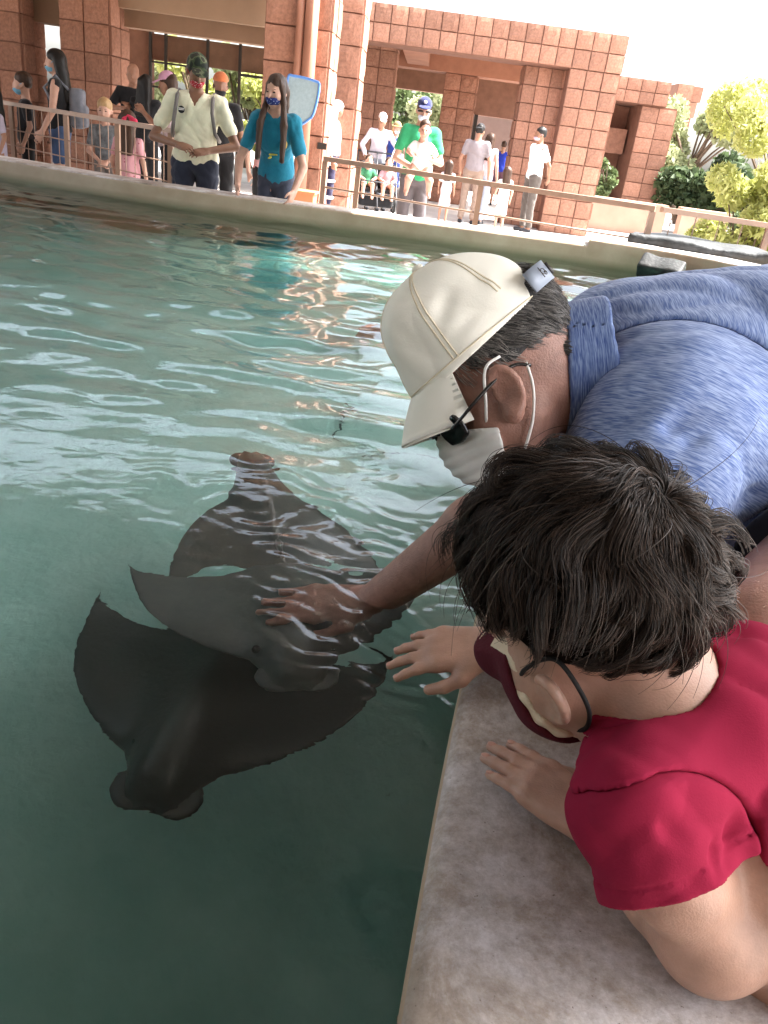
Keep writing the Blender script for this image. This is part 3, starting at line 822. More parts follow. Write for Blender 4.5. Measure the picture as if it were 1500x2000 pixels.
for i, (x, y, lm, lab) in enumerate(((-8.4, 24, L_pale, 'pale sunlit tree seen past the leftmost dark column'), (-6.5, 23.5, L_yel, 'bright yellow tree seen beside the brick panel of the porch'), (-5.2, 24.5, L_pale, 'sunlit tree behind the glass doors, left half'), (-4.2, 23, L_yel, 'sunlit yellow tree behind the glass doors, right half'), (-.9, 31, L_mid, 'green tree seen through the porch opening behind the man in green'), (.1, 30, L_pale, 'pale tree seen through the porch opening, right side'))):
    plant('sunlit_tree', lab, 'tree', (x, y, 0), lob(20+i, 12, .75, .3, .55, .7, 2.6), 2600, .12, lm, 20+i, .06, 2)
# ------------------------------------------------------------------ visitors across the pool
def skin(name, c): return mat(name, c, .5, .10, 14, .12, 60, spec=.35)
SK_fair = skin('skin_fair', (.50, .29, .215)); SK_tan = skin('skin_tan', (.36, .19, .125)); SK_brown = skin('skin_brown', (.235, .115, .07)); SK_pink = skin('skin_pink', (.52, .28, .21))
def cloth(c, name=None, var=.10): return mat(name or 'cloth_%02x%02x%02x' % tuple(int(x*255) for x in c), c, .9, var, 18, .25, 50, spec=.15, sheen=.15)
HAIR_blk = mat('hair_black', (.012, .010, .009), .5, .4, 20, .5, 60, stretch=(1, 1, .12)); HAIR_brn = mat('hair_brown', (.05, .026, .016), .5, .4, 20, .5, 60, stretch=(1, 1, .12)); HAIR_bld = mat('hair_blond', (.42, .27, .13), .5, .25, 20, .4, 60, stretch=(1, 1, .12))
M_eye = mat('eye_dark', (.015, .01, .008), .2, spec=.5)
M_shoe = cloth((.03, .03, .035)); M_sole = cloth((.6, .58, .55))
def dots_mat(name, c0, c1, scale, thr=.28):
    mt = mat(name, c0, .9); N = mt.node_tree.nodes; L = mt.node_tree.links
    vo = N.new('ShaderNodeTexVoronoi'); vo.inputs['Scale'].default_value = scale
    tc = N.new('ShaderNodeTexCoord'); L.new(tc.outputs['Object'], vo.inputs['Vector'])
    rp = N.new('ShaderNodeValToRGB'); rp.color_ramp.interpolation = 'CONSTANT'
    rp.color_ramp.elements[0].color = (*c1, 1); rp.color_ramp.elements[1].color = (*c0, 1); rp.color_ramp.elements[1].position = thr
    L.new(vo.outputs['Distance'], rp.inputs['Fac']); L.new(rp.outputs['Color'], N['Principled BSDF'].inputs['Base Color']); return mt
def camo_mat():
    mt = mat('camo_cloth', (.05, .06, .035), .9); N = mt.node_tree.nodes; L = mt.node_tree.links
    tc = N.new('ShaderNodeTexCoord'); nz = N.new('ShaderNodeTexNoise'); nz.inputs['Scale'].default_value = 16; nz.inputs['Detail'].default_value = 1
    L.new(tc.outputs['Object'], nz.inputs['Vector']); rp = N.new('ShaderNodeValToRGB'); rp.color_ramp.interpolation = 'CONSTANT'
    e = rp.color_ramp.elements; e[0].color = (.015, .02, .015, 1); e[1].position = .44; e[1].color = (.045, .065, .03, 1)
    x = e.new(.53); x.color = (.11, .12, .07, 1); x = e.new(.60); x.color = (.03, .03, .02, 1)
    L.new(nz.outputs['Fac'], rp.inputs['Fac']); L.new(rp.outputs['Color'], N['Principled BSDF'].inputs['Base Color']); return mt

def rot_zx(yaw, pitch, roll=0):
    """head turn: yaw about up, pitch tips the face down; columns are the head's x, y, z axes"""
    cy_, sy_ = math.cos(yaw), math.sin(yaw); cp_, sp_ = math.cos(pitch), math.sin(pitch); cr_, sr_ = math.cos(roll), math.sin(roll)
    Z = np.array([[cy_, -sy_, 0], [sy_, cy_, 0], [0, 0, 1]]); X = np.array([[1, 0, 0], [0, cp_, -sp_], [0, sp_, cp_]]); Y = np.array([[cr_, 0, sr_], [0, 1, 0], [-sr_, 0, cr_]])
    return Z @ X @ Y

def hand(s, wrist, dirv, nrmv, side, sc=1.0, curl=.35, k=.006, spread=.10, fingers=True):
    """palm and five fingers: nrmv leaves the back of the hand, side points to the thumb"""
    w = np.asarray(wrist, float); d = nrm(dirv); n = nrm(np.asarray(nrmv)-d*np.dot(nrmv, d)); t = np.cross(d, n)
    if np.dot(t, side) < 0: t = -t
    kn = []; tips = []
    for i, (o, ln) in enumerate(((.030, .084), (.010, .090), (-.011, .086), (-.030, .077))):
        q = w+d*ln*sc+t*o*sc
        s.cap(w+t*o*.62*sc+d*.008*sc, q, .0155*sc, .0118*sc, k=.012*sc); kn.append(q)
    s.ell(w+d*.048*sc-n*.006*sc, np.array([.036, .046, .0145])*sc, np.stack([t, d, n], 1), k=.014*sc)
    for i, (q, L) in enumerate(zip(kn, (.070, .078, .072, .056))):
        L *= sc; a = q; dd = nrm(d+t*spread*(1.5-i)*.62); ang = 0
        for j, fr in enumerate((.46, .30, .24)):
            ang += curl*(.55 if j == 0 else .8); v = dd*math.cos(ang)-n*math.sin(ang)
            b = a+v*L*fr; r0 = (.0098-.0012*j)*sc*(.86 if i == 3 else 1); s.cap(a, b, r0, r0-.0010*sc, k=k*sc*.55 if j else .012*sc)
            if j == 2: tips.append((b, v, n, t, r0))
            a = b
    a = w+d*.022*sc+t*.026*sc; b = a+(d*.62+t*.62-n*.25)*.042*sc; c = b+(d*.85+t*.25-n*.22)*.032*sc; e = c+(d*.95+t*.0-n*.2)*.026*sc
    s.cap(a, b, .0150*sc, .0118*sc, k=.016*sc); s.cap(b, c, .0112*sc, .0102*sc, k=k*sc); s.cap(c, e, .0102*sc, .0082*sc, k=.003*sc)
    return tips

def head_prims(s, Hc, M, q=1.0, kid=False, nose=True, ear=True):
    """skull, face and ears in head axes (x left, -y front, z up), eye level at the origin"""
    T = lambda x, y, z: Hc+M @ (np.array([x, y, z])*q)
    jaw = .88 if kid else 1.0
    s.ell(T(0, .012, .042), np.array([.074, .093, .083])*q, M, k=.02*q)
    s.ell(T(0, -.034, -.034), np.array([.058, .058, .080])*q*np.array([1, 1, jaw]), M, k=.03*q)
    s.ell(T(0, -.058, -.088*jaw), np.array([.030, .028, .023])*q, M, k=.03*q)
    for sx in (-1, 1):
        s.ell(T(sx*.036, -.054, -.032), np.array([.027, .026, .026])*q, M, k=.03*q)
        s.cap(T(sx*.030, -.088, .020), T(sx*.012, -.092, .019), .008*q, k=.016*q)
        s.ell(T(sx*.031, -.098, .000), np.array([.015, .012, .009])*q, M, k=.012*q, op='s')
        if ear:
            s.ell(T(sx*.077, .008, -.012), np.array([.011, .020, .031])*q, M @ rot_zx(-sx*.35, -.2), k=.008*q)
    if nose:
        s.cap(T(0, -.092, .006), T(0, -.110 if kid else -.116, -.032), .0085*q, .0125*q, k=.014*q)
        s.ell(T(0, -.094, -.062*jaw), np.array([.024, .010, .009])*q, M, k=.010*q)
    return T

def person(name_lab, x, y, rz, H, sk, cat='person', group=None, h=.016, hs=1.0, w=1.0, top=None, sleeve='short', bottom='pants', bot=None, hair=None, hairlen='short', cap=None, capback=False, hat=None, mask=None, yaw=0, pitch=.1, L=None, R=None, lean=0, shoes=None, vneck=0, hem=.93, legs=None, eyes=False, sit=False):
    t = empty('person', (x, y, 0), rz); tag(t, name_lab, cat, group)
    s = H/1.75; P = lambda a, b, c: np.array([a*w, b, c])*s
    bend = lambda p: np.array([p[0], p[1]-math.sin(lean)*max(0, p[2]-.95*s), .95*s+(p[2]-.95*s)*(math.cos(lean) if p[2] > .95*s else 1)])
    neck = bend(P(0, .015, 1.47)); qh = hs*s; M = rot_zx(yaw, pitch)
    Hc = bend(P(0, .0, 1.475))+np.array([0, -.02*s-math.sin(lean)*.06*s, .145*qh])
    LE, LW = L or ((.245, .03, 1.14), (.25, -.07, .90)); RE, RW = R or ((-.245, .03, 1.14), (-.25, -.07, .90))
    shL, shR = bend(P(.165, .0, 1.405)), bend(P(-.165, 0, 1.405))
    arm = []
    for sh_, e, q in ((shL, LE, LW), (shR, RE, RW)):
        arm.append((sh_, P(*e), P(*q)))
    b = Sdf()
    T = head_prims(b, Hc, M, qh, kid=hs > 1.15)
    b.cap(Hc+M @ (np.array([0, .02, -.03])*qh), neck-np.array([0, 0, .05*s]), .050*s*(1+(hs-1)*.3), .056*s, k=.03*s)
    b.cap(shL, shR, .056*s, k=.05*s)
    b.ell(bend(P(0, .0, 1.29)), np.array([.155*w, .105, .17])*s, k=.05*s); b.ell(P(0, 0, 1.10), np.array([.135*w, .10, .15])*s, k=.06*s); b.ell(P(0, .0, .96), np.array([.158*w, .112, .12])*s, k=.06*s)
    for sgn, (a, e, q) in zip((1, -1), arm):
        b.cap(a, e, .047*s, .036*s, k=.02*s); b.cap(e, q, .038*s, .026*s, k=.012*s)
        dv = nrm(q-e); side = np.array([-sgn*.3, -1, 0]) if abs(dv[2]) > .5 else np.array([-sgn, 0, .6]); nv = np.array([sgn, 0, 0.2]) if abs(dv[2]) > .6 else np.array([0, -.6, .9])
        hand(b, q, dv, nv, side, s*(1.0 if hs < 1.15 else 1.1), .4)
    LG = legs or (((.10, -.01, .50), (.105, .02, .085)), ((-.10, -.01, .50), (-.105, .02, .085)))
    for sgn, (kn, an) in zip((1, -1), LG):
        hp = P(sgn*.085, 0, .92); kn, an = P(*kn), P(*an)
        b.cap(hp, kn, .082*s*w, .054*s, k=.03*s); b.cap(kn, an, .054*s, .036*s, k=.015*s)
        b.cap(an-np.array([0, 0, .03*s]), an+np.array([0, -.13, -.05])*s, .038*s, .028*s, k=.02*s)
    bo = b.obj('body', h, sk, t)
    # clothing follows the same joints, a little larger
    g = .013*s
    if top is not None:
        c = Sdf(); c.cap(shL*.98+shR*.02, shR*.98+shL*.02, .058*s+g, k=.05*s)
        c.ell(bend(P(0, 0, 1.29)), np.array([.155*w, .105, .17])*s+g*1.3, k=.05*s)
        c.ell(P(0, 0, 1.10), np.array([.137*w, .102, .16])*s+g*1.8, k=.06*s); c.ell(P(0, 0, .97), np.array([.158*w, .112, .11])*s+g*1.4, k=.06*s)
        if bottom == 'dress': c.cap(P(0, 0, 1.05), P(0, 0, .48), .13*s*w, .20*s*w, k=.08*s); 
        if sleeve != 'none':
            fr = {'short': .62, 'long': 1}[sleeve]
            for a, e, q in arm:
                c.cap(a, a+(e-a)*fr, .054*s+g, .050*s+g if sleeve == 'short' else .040*s+g*.8, k=.03*s)
                if sleeve == 'long': c.cap(e, e+(q-e)*.96, .040*s+g*.8, .032*s+g*.6, k=.015*s)
        c.noise(ridges(int(x*100+y*7) % 997+3, .013*s, 42/s))
        hz = hem if bottom != 'dress' else .50
        c.plane((0, 0, hz*s), (0, 0, -1))
        nk = neck+np.array([0, -.01, .035])*s
        c.ell(nk, np.array([.068, .075, .05])*s, k=.006*s, op='s')
        if vneck:
            for f_ in (.0, .33, .66, 1): c.ell(nk+np.array([0, -.06-.03*f_, -.03-vneck*f_])*s, np.array([.062*(1-.85*f_), .07, .035])*s, k=.004, op='s')
        c.obj('top', h*.9, top, t)
    if bottom in ('pants', 'shorts') and bot is not None:
        c = Sdf(); c.ell(P(0, 0, .955), np.array([.158*w, .112, .12])*s+g*.8, k=.05*s)
        for sgn, (kn, an) in zip((1, -1), LG):
            hp = P(sgn*.085, 0, .92); kn, an = P(*kn), P(*an)
            if bottom == 'pants':
                c.cap(hp, kn, .085*s*w+g, .058*s+g*1.2, k=.03*s); c.cap(kn, an, .058*s+g*1.2, .05*s+g, k=.015*s)
            else: c.cap(hp, hp+(kn-hp)*.62, .087*s*w+g, .075*s+g, k=.03*s)
        c.noise(ridges(int(x*90+y*17) % 991+5, .011*s, 40/s)); c.plane((0, 0, 1.02*s), (0, 0, 1))
        c.plane((0, 0, (.09 if bottom == 'pants' else .58)*s), (0, 0, -1))
        c.obj('trousers' if bottom == 'pants' else 'shorts', h*.9, bot, t)
    if not sit:
        for sgn, (kn, an) in zip((1, -1), LG):
            an = P(*an); c = Sdf(); c.cap(an+np.array([0, .02, -.045])*s, an+np.array([0, -.14, -.05])*s, .043*s, .036*s, k=.02); c.plane((0, 0, .0), (0, 0, -1)); c.plane((0, 0, .10*s), (0, 0, 1))
            c.obj('shoe', h*.8, shoes or M_shoe, t)
    if hair is not None:
        c = Sdf(); c.ell(T(0, .018, .05), np.array([.083, .099, .087])*qh, M, k=.02)
        if hairlen == 'long':
            for sx in (-1, 0, 1):
                c.cap(T(sx*.045, .06, .02), neck+np.array([sx*.07, .085, -.20])*s, .05*qh, .045*s, k=.04)
                if sx: c.cap(T(sx*.07, .02, .02), neck+np.array([sx*.085, .03, -.06])*s, .025*qh, .028*s, k=.03)
        else:
            c.cap(T(-.03, .06, .0), T(.03, .06, .0), .042*qh, k=.02)
        c.ell(T(0, -.105, -.045), np.array([.085 if hairlen != 'long' else .064, .105, .098])*qh, M, k=.012, op='s')
        c.noise(folds(41, .004*qh, 60))
        c.obj('hair', h*.8, hair, t)
    if cap is not None:
        sg = -1 if not capback else 1
        c = Sdf(); c.ell(T(0, .010, .05), np.array([.085, .102, .094])*qh, M, k=.01); c.plane(T(0, 0, .047), M @ np.array([0, 0, -1.0]))
        co = c.obj('cap', h*.75, cap, t)
        c = Sdf(); c.ell(T(0, sg*.115, .048), np.array([.070, .068, .011])*qh, M @ rot_zx(0, -.22*sg), k=.01); c.obj('brim', h*.6, cap, co)
    if hat is not None:
        c = Sdf(); c.ell(T(0, .01, .055), np.array([.083, .10, .085])*qh, M, k=.02); c.plane(T(0, 0, .04), M @ np.array([0, 0, -1.0])); co = c.obj('hat', h*.75, hat, t)
        c = Sdf(); c.ell(T(0, .0, .045), np.array([.135, .155, .012])*qh, M, k=.01); c.obj('brim', h*.6, hat, co)
    if mask is not None:
        c = Sdf(); c.ell(T(0, -.040, -.042), np.array([.062, .072, .068])*qh, M, k=.02); c.cap(T(0, -.085, -.01), T(0, -.105, -.035), .014*qh, k=.03*qh)
        c.plane(T(0, 0, -.014), M @ nrm((0, -.25, 1))); c.plane(T(0, -.030, 0), M @ nrm((0, 1, 0.1)))
        mo = c.obj('mask', h*.6, mask, t)
        mb = MB()
        for sx in (-1, 1): mb.tube([T(sx*.058, -.04, -.02), T(sx*.078, -.005, .01), T(sx*.08, .012, -.015)], .003*qh, 5)
        mb.build('ear_loop', mask, mo, True)
    if eyes:
        for sx in (-1, 1):
            c = Sdf(); c.ell(T(sx*.031, -.0865, .002), np.array([.0135, .006, .0062])*qh, M); c.obj('eye', h*.35, M_eye, t)
            c = Sdf(); c.cap(T(sx*.018, -.093, .021), T(sx*.046, -.082, .022), .0042*qh, .0028*qh); c.obj('eyebrow', h*.35, HAIR_brn, t)
    return t, T, P, M, qh, s, neck

R_ = math.radians
C_black = cloth((.018, .018, .02)); C_navy = cloth((.03, .035, .065)); C_white = cloth((.78, .76, .74), var=.03)
MK_blue = cloth((.16, .36, .50)); MK_white = cloth((.75, .75, .77), var=.03)
# --- the woman in the pale yellow shirt and camouflage cap
t, T, P, M, q, s, nk = person('woman in pale yellow v-neck shirt, camouflage cap and red face mask, looking down', -1.97, 7.20, R_(6), 1.72, SK_brown, h=.0095, w=1.16, top=cloth((.80, .77, .58), var=.04), bottom='pants', bot=cloth((.03, .035, .055)), hair=HAIR_blk, cap=camo_mat(), mask=dots_mat('red_dotted_cloth', (.42, .035, .05), (.8, .6, .6), 60), yaw=R_(22), pitch=.42, vneck=.075, hem=.86,
    L=((.295, -.04, 1.10), (.11, -.21, 1.045)), R=((-.295, -.04, 1.10), (-.09, -.22, 1.065)))
for sx in (-1, 1): mb = MB(); mb.tube([P(sx*.125, .02, 1.475), P(sx*.125, -.075, 1.43), P(sx*.128, -.132, 1.33), P(sx*.15, -.11, 1.18), P(sx*.17, .02, 1.12)], .016, 6); mb.build('bag_strap', cloth((.20, .18, .17)), t, True)
bd = Sdf(); bd.ell(P(-.085, -.141, 1.33), (.029, .006, .029)); bdo = bd.obj('badge', .004, C_black, t)
for dz in (.006, -.004):
    mb = MB(); mb.box((-.104*s*1.16, -.1505*s, (1.33+dz)*s), (-.066*s*1.16, -.1475*s, (1.336+dz)*s)); mb.build('badge_stripe', C_white, bdo)

# --- the girl in teal leaning on the wall
t, T, P, M, q, s, nk = person('girl in teal t-shirt and blue patterned mask leaning both hands on the pool wall', -1.26, 7.08, R_(-4), 1.66, SK_fair, h=.0095, w=.92, top=cloth((.018, .19, .29), var=.08), bottom='pants', bot=cloth((.05, .06, .09)), hair=None, mask=dots_mat('blue_dotted_cloth', (.02, .03, .14), (.45, .5, .6), 70, .22), yaw=R_(-16), pitch=.12, lean=.26, hem=.78, eyes=True,
    L=((.30, -.20, 1.06), (.265, -.36, .865)), R=((-.30, -.20, 1.06), (-.255, -.36, .865)))
c = Sdf(); c.ell(T(0, .018, .05), np.array([.082, .098, .087])*q, M, k=.02)
for sx in (-1, 1):
    c.cap(T(sx*.066, -.01, .045), T(sx*.078, -.015, -.07), .021, .022, k=.02); c.cap(T(sx*.078, -.015, -.07), nk+V3(sx*.095, -.115, -.09), .022, .028, k=.015); c.cap(nk+V3(sx*.095, -.115, -.09), nk+V3(sx*.10, -.14, -.34), .030, .020, k=.015)
    c.cap(T(sx*.05, .05, 0), nk+V3(sx*.05, .07, -.10), .045, .03, k=.03)
c.ell(T(0, -.105, -.030), np.array([.060, .10, .092])*q, M, k=.008, op='s'); c.noise(folds(4, .003, 90)); c.obj('hair', .0085, HAIR_brn, t)
for (a, b_, r) in (((-.02, -.150, 1.16), (.05, -.155, 1.165), .009), ((-.01, -.15, 1.14), (-.03, -.15, 1.13), .010)):
    c = Sdf(); c.cap(P(*a)+V3(0, -.045, -.03), P(*b_)+V3(0, -.045, -.03), r, r*.6); c.obj('shirt_print', .006, cloth((.62, .60, .10)), t)
c = Sdf(); c.ell(P(.118, -.215, 1.22), (.022, .02, .035)); c.obj('shirt_print', .006, cloth((.62, .42, .12)), t)

# --- left: the shaded crowd behind the rail
G1 = 'shaded crowd behind the left rail'
person('small child with black hair in white and pale purple at the far left edge', -4.74, 9.3, R_(-40), 1.22, SK_tan, group=G1, hs=1.28, top=cloth((.50, .46, .58)), bottom='dress', hair=HAIR_blk, hairlen='long', h=.018)
person('boy with brown hair and light blue mask in a dark grey shirt', -4.60, 9.75, R_(-62), 1.42, SK_fair, group=G1, hs=1.2, top=cloth((.035, .035, .04)), bot=C_black, hair=HAIR_brn, mask=MK_blue, h=.017, yaw=R_(-10))
t, T, P, M, q, s, nk = person('woman with long dark hair, grey backpack and denim shorts facing left', -4.13, 9.55, R_(-78), 1.72, SK_fair, group=G1, top=C_black, sleeve='none', bottom='shorts', bot=cloth((.06, .10, .20)), hair=HAIR_blk, hairlen='long', mask=MK_blue, h=.016, R=((-.26, -.02, 1.14), (-.25, -.12, .90)), L=((.26, -.02, 1.14), (.25, -.14, .92)))
c = Sdf(); c.box(P(0, .20, 1.19), (.13, .075, .20), rd=.05); c.box(P(0, .275, 1.12), (.10, .03, .11), rd=.025, k=.02); c.noise(folds(8, .004, 30)); c.obj('backpack', .014, cloth((.17, .18, .21)), t)
mb = MB()
for sx in (-1, 1): mb.tube([P(sx*.09, .13, 1.36), P(sx*.11, 0, 1.49), P(sx*.13, -.12, 1.36), P(sx*.16, .02, 1.12)], .017, 6)
mb.build('backpack_strap', cloth((.17, .18, .21)), t, True)
person('blond toddler in grey print shirt with hands clasped, facing the pool', -3.47, 9.15, R_(8), 1.26, SK_fair, group=G1, hs=1.28, top=cloth((.14, .15, .16), var=.4), bot=cloth((.16, .14, .13)), hair=HAIR_bld, h=.015, eyes=True, L=((.24, -.05, 1.10), (.05, -.2, .98)), R=((-.24, -.05, 1.10), (-.05, -.2, .98)))
person('bald man in black t-shirt hugging someone with black hair', -3.98, 11.5, R_(10), 1.76, SK_tan, group=G1, top=C_black, bot=C_black, h=.02, L=((.25, -.12, 1.22), (.02, -.32, 1.26)), R=((-.28, -.08, 1.20), (-.08, -.30, 1.22)))
person('person with black hair in black seen from behind, being hugged', -3.70, 11.15, R_(170), 1.64, SK_tan, group=G1, top=C_black, bot=C_black, hair=HAIR_blk, hairlen='long', h=.02, L=((.25, -.12, 1.2), (.05, -.3, 1.2)), R=((-.25, -.12, 1.2), (-.05, -.3, 1.2)))
person('woman in pink baseball cap with brown hair beside the yellow shirt', -3.02, 9.9, R_(-70), 1.66, SK_tan, group=G1, top=cloth((.5, .4, .42)), bot=C_black, hair=HAIR_brn, hairlen='long', cap=cloth((.55, .30, .42)), h=.016, pitch=.25, L=((.2, -.16, 1.15), (.05, -.3, 1.3)), R=((-.2, -.16, 1.15), (-.05, -.3, 1.3)))
t, T, P, M, q, s, nk = person('little girl in pink dotted dress seen from behind with a red bow', -3.04, 8.62, R_(175), 1.18, SK_fair, group=G1, hs=1.3, top=dots_mat('pink_dotted_cloth', (.58, .30, .33), (.35, .1, .14), 26, .2), bottom='dress', hair=HAIR_brn, hairlen='long', h=.014)
c = Sdf(); c.cap(T(-.04, .095, .06), T(-.11, .10, .01), .018, .035, k=.01); c.cap(T(-.035, .10, .06), T(.0, .11, .02), .018, .026, k=.01); c.obj('hair_bow', .009, cloth((.55, .04, .09)), t)
person('person in black with a dark mask and orange cap behind the yellow shirt', -2.32, 9.4, R_(15), 1.70, SK_brown, group=G1, top=C_black, bot=C_black, cap=cloth((.55, .17, .07)), capback=True, mask=C_black, h=.017)
person('person in pale pink with black hair half hidden behind the girl in teal', -1.70, 9.0, R_(30), 1.56, SK_fair, group=G1, top=cloth((.6, .35, .36)), bot=C_black, hair=HAIR_blk, h=.018)

# --- right: visitors in the sun
G2 = 'visitors on the sunny deck'
stripe = cloth((.025, .022, .05)); 
t, T, P, M, q, s, nk = person('person draped in white headscarf and white top with black trousers behind the near column', -1.50+.02, 13.0, R_(80), 1.70, SK_tan, group=G2, top=C_white, sleeve='long', bot=stripe, h=.02, hem=.98)
c = Sdf(); c.ell(T(0, .02, .04), np.array([.09, .11, .1])*q, M); c.cap(T(0, .05, 0), nk+V3(0, .10, -.25), .085, .14, k=.06); c.ell(T(0, -.12, -.03), (.06, .09, .07), M, op='s', k=.01); c.obj('headscarf', .016, C_white, t)
for z in (.86, .62, .38):
    for sx in (-1, 1): mb = MB(); mb.tube([P(sx*.1+.08*math.cos(a), .08*math.sin(a), z) for a in np.linspace(0, 2*math.pi, 13)[:-1]], .022, 6, True); mb.build('trouser_stripe', C_white, t, True)
person('man in pale lavender sweatshirt and white cap bending to push a stroller', -1.02, 16.2, R_(12), 1.70, SK_tan, group=G2, h=.02, top=cloth((.60, .55, .62), var=.04), sleeve='long', bot=cloth((.30, .32, .38)), cap=cloth((.62, .5, .47)), pitch=.35, lean=.28, L=((.33, -.22, 1.16), (.22, -.44, .98)), R=((-.33, -.16, 1.16), (-.28, -.34, .98)))
person('blond woman in straw hat, white mask and dark blue dress', -.72, 16.4, R_(14), 1.58, SK_fair, group=G2, h=.02, top=cloth((.02, .04, .18)), sleeve='none', bottom='dress', hair=HAIR_bld, hairlen='long', hat=cloth((.30, .22, .10)), mask=MK_white)
tg, Tg, Pg, Mg, qg, sg_, ng = person('man in bright green t-shirt, navy cap and mask holding a baby in front of him', -.16, 9.75, R_(8), 1.74, SK_fair, group=G2, h=.013, w=.98, top=cloth((.035, .30, .13), var=.06), bot=cloth((.10, .085, .09)), hair=HAIR_brn, cap=cloth((.025, .03, .10)), mask=cloth((.55, .6, .72)), yaw=R_(-4), pitch=.12, hem=.86, L=((.26, -.08, 1.12), (.02, -.29, 1.17)), R=((-.26, -.08, 1.12), (-.02, -.30, 1.02)))
c = Sdf(); c.ell(Tg(0, -.086, .095), np.array([.02, .012, .02])*qg, Mg); c.obj('cap_badge', .008, C_white, tg)
c = Sdf(); c.cap(Tg(-.062, -.085, .004), Tg(.062, -.085, .004), .012, .012); c.obj('sunglasses', .008, M_dark, tg)
# the baby held in front of the green shirt
bb = empty('baby', (-.12, 9.44, 1.0), R_(8)); tag(bb, 'baby in white held against the green shirt, legs dangling', 'baby', G2)
b = Sdf(); Hb = V3(0, -.03, .42); Mb_ = rot_zx(R_(-8), .05); head_prims(b, Hb, Mb_, .78, kid=True)
b.cap(V3(0, -.02, .36), V3(0, 0, .30), .038, k=.03); b.ell((0, 0, .20), (.085, .07, .13), k=.04); b.ell((0, 0, .07), (.09, .075, .07), k=.04)
for sx in (-1, 1):
    b.cap((sx*.08, 0, .27), (sx*.15, -.06, .20), .03, .026, k=.02); b.cap((sx*.15, -.06, .20), (sx*.12, -.13, .17), .026, .02, k=.01); b.ell((sx*.115, -.145, .165), (.022, .022, .018), k=.012)
    b.cap((sx*.06, -.02, .05), (sx*.115, -.09, -.07), .05, .04, k=.02); b.cap((sx*.115, -.09, -.07), (sx*.125, -.06, -.20), .04, .026, k=.015); b.cap((sx*.125, -.06, -.20), (sx*.13, -.12, -.23), .022, .018, k=.01)
b.obj('body', .011, SK_pink, bb)
c = Sdf(); c.ell((0, 0, .20), (.096, .082, .125), k=.03); c.ell((0, 0, .08), (.102, .088, .07), k=.03)
for sx in (-1, 1): c.cap((sx*.08, 0, .27), (sx*.13, -.04, .22), .04, .038, k=.02)
c.noise(folds(3, .003, 60)); c.ell((0, -.03, .345), (.05, .06, .03), op='s', k=.005); c.obj('romper', .011, C_white, bb)
c = Sdf(); c.ell(Hb+V3(0, .012, .042), (.062, .077, .068), Mb_); c.ell(Hb+V3(0, -.09, -.02), (.07, .085, .075), op='s', k=.01); c.obj('hair', .009, HAIR_brn, bb)
for sx in (-1, 1):
    c = Sdf(); c.ell(Hb+Mb_ @ V3(sx*.024, -.068, .002), (.010, .005, .006), Mb_); c.obj('eye', .005, M_eye, bb)
person('man in grey t-shirt and black cap walking away, seen from behind', .80, 16.1, R_(165), 1.72, SK_tan, group=G2, h=.02, w=1.12, top=cloth((.25, .22, .23), var=.05), bot=cloth((.26, .19, .15)), hair=HAIR_blk, cap=C_black, capback=True)
person('woman in white top and pale jeans walking beside the grey shirt', 1.04, 16.45, R_(150), 1.60, SK_fair, group=G2, h=.02, top=cloth((.70, .5, .52)), sleeve='none', bot=cloth((.45, .5, .6)), hair=HAIR_brn, hairlen='long', shoes=M_shoe, legs=(((.10, -.05, .50), (.105, -.12, .085)), ((-.10, .05, .50), (-.105, .14, .085))))
t, T, P, M, q, s, nk = person('woman in royal blue tank top holding a phone up to her head', 1.78, 22.5, R_(170), 1.56, SK_tan, group=G2, h=.024, top=cloth((.02, .04, .33)), sleeve='none', bottom='shorts', bot=cloth((.12, .06, .08)), hair=HAIR_brn, R=((-.34, -.05, 1.42), (-.18, -.14, 1.62)))
c = Sdf(); c.box(P(-.14, -.18, 1.70), (.04, .012, .075), rd=.01); c.obj('phone', .012, M_dark, t)
person('small child in white dress near the end of the rail', 1.34, 15.2, R_(190), 1.05, SK_fair, group=G2, hs=1.3, h=.018, top=C_white, bottom='dress', hair=HAIR_brn, hairlen='long')
person('little girl in pale dress half hidden by the man in green', .33, 15.6, R_(170), 1.02, SK_tan, group=G2, hs=1.3, h=.02, top=cloth((.66, .55, .56)), bottom='dress', hair=HAIR_brn, hairlen='long')
person('man in white short sleeved shirt facing left beside the right column', 1.90, 16.0, R_(-70), 1.80, SK_brown, group=G2, h=.018, w=1.2, top=C_white, bot=cloth((.10, .085, .075)), hair=HAIR_blk, mask=cloth((.45, .32, .38)), hem=.84, pitch=.02, L=((.24, .12, 1.14), (.12, .22, .93)), R=((-.25, .06, 1.14), (-.18, .16, .93)))

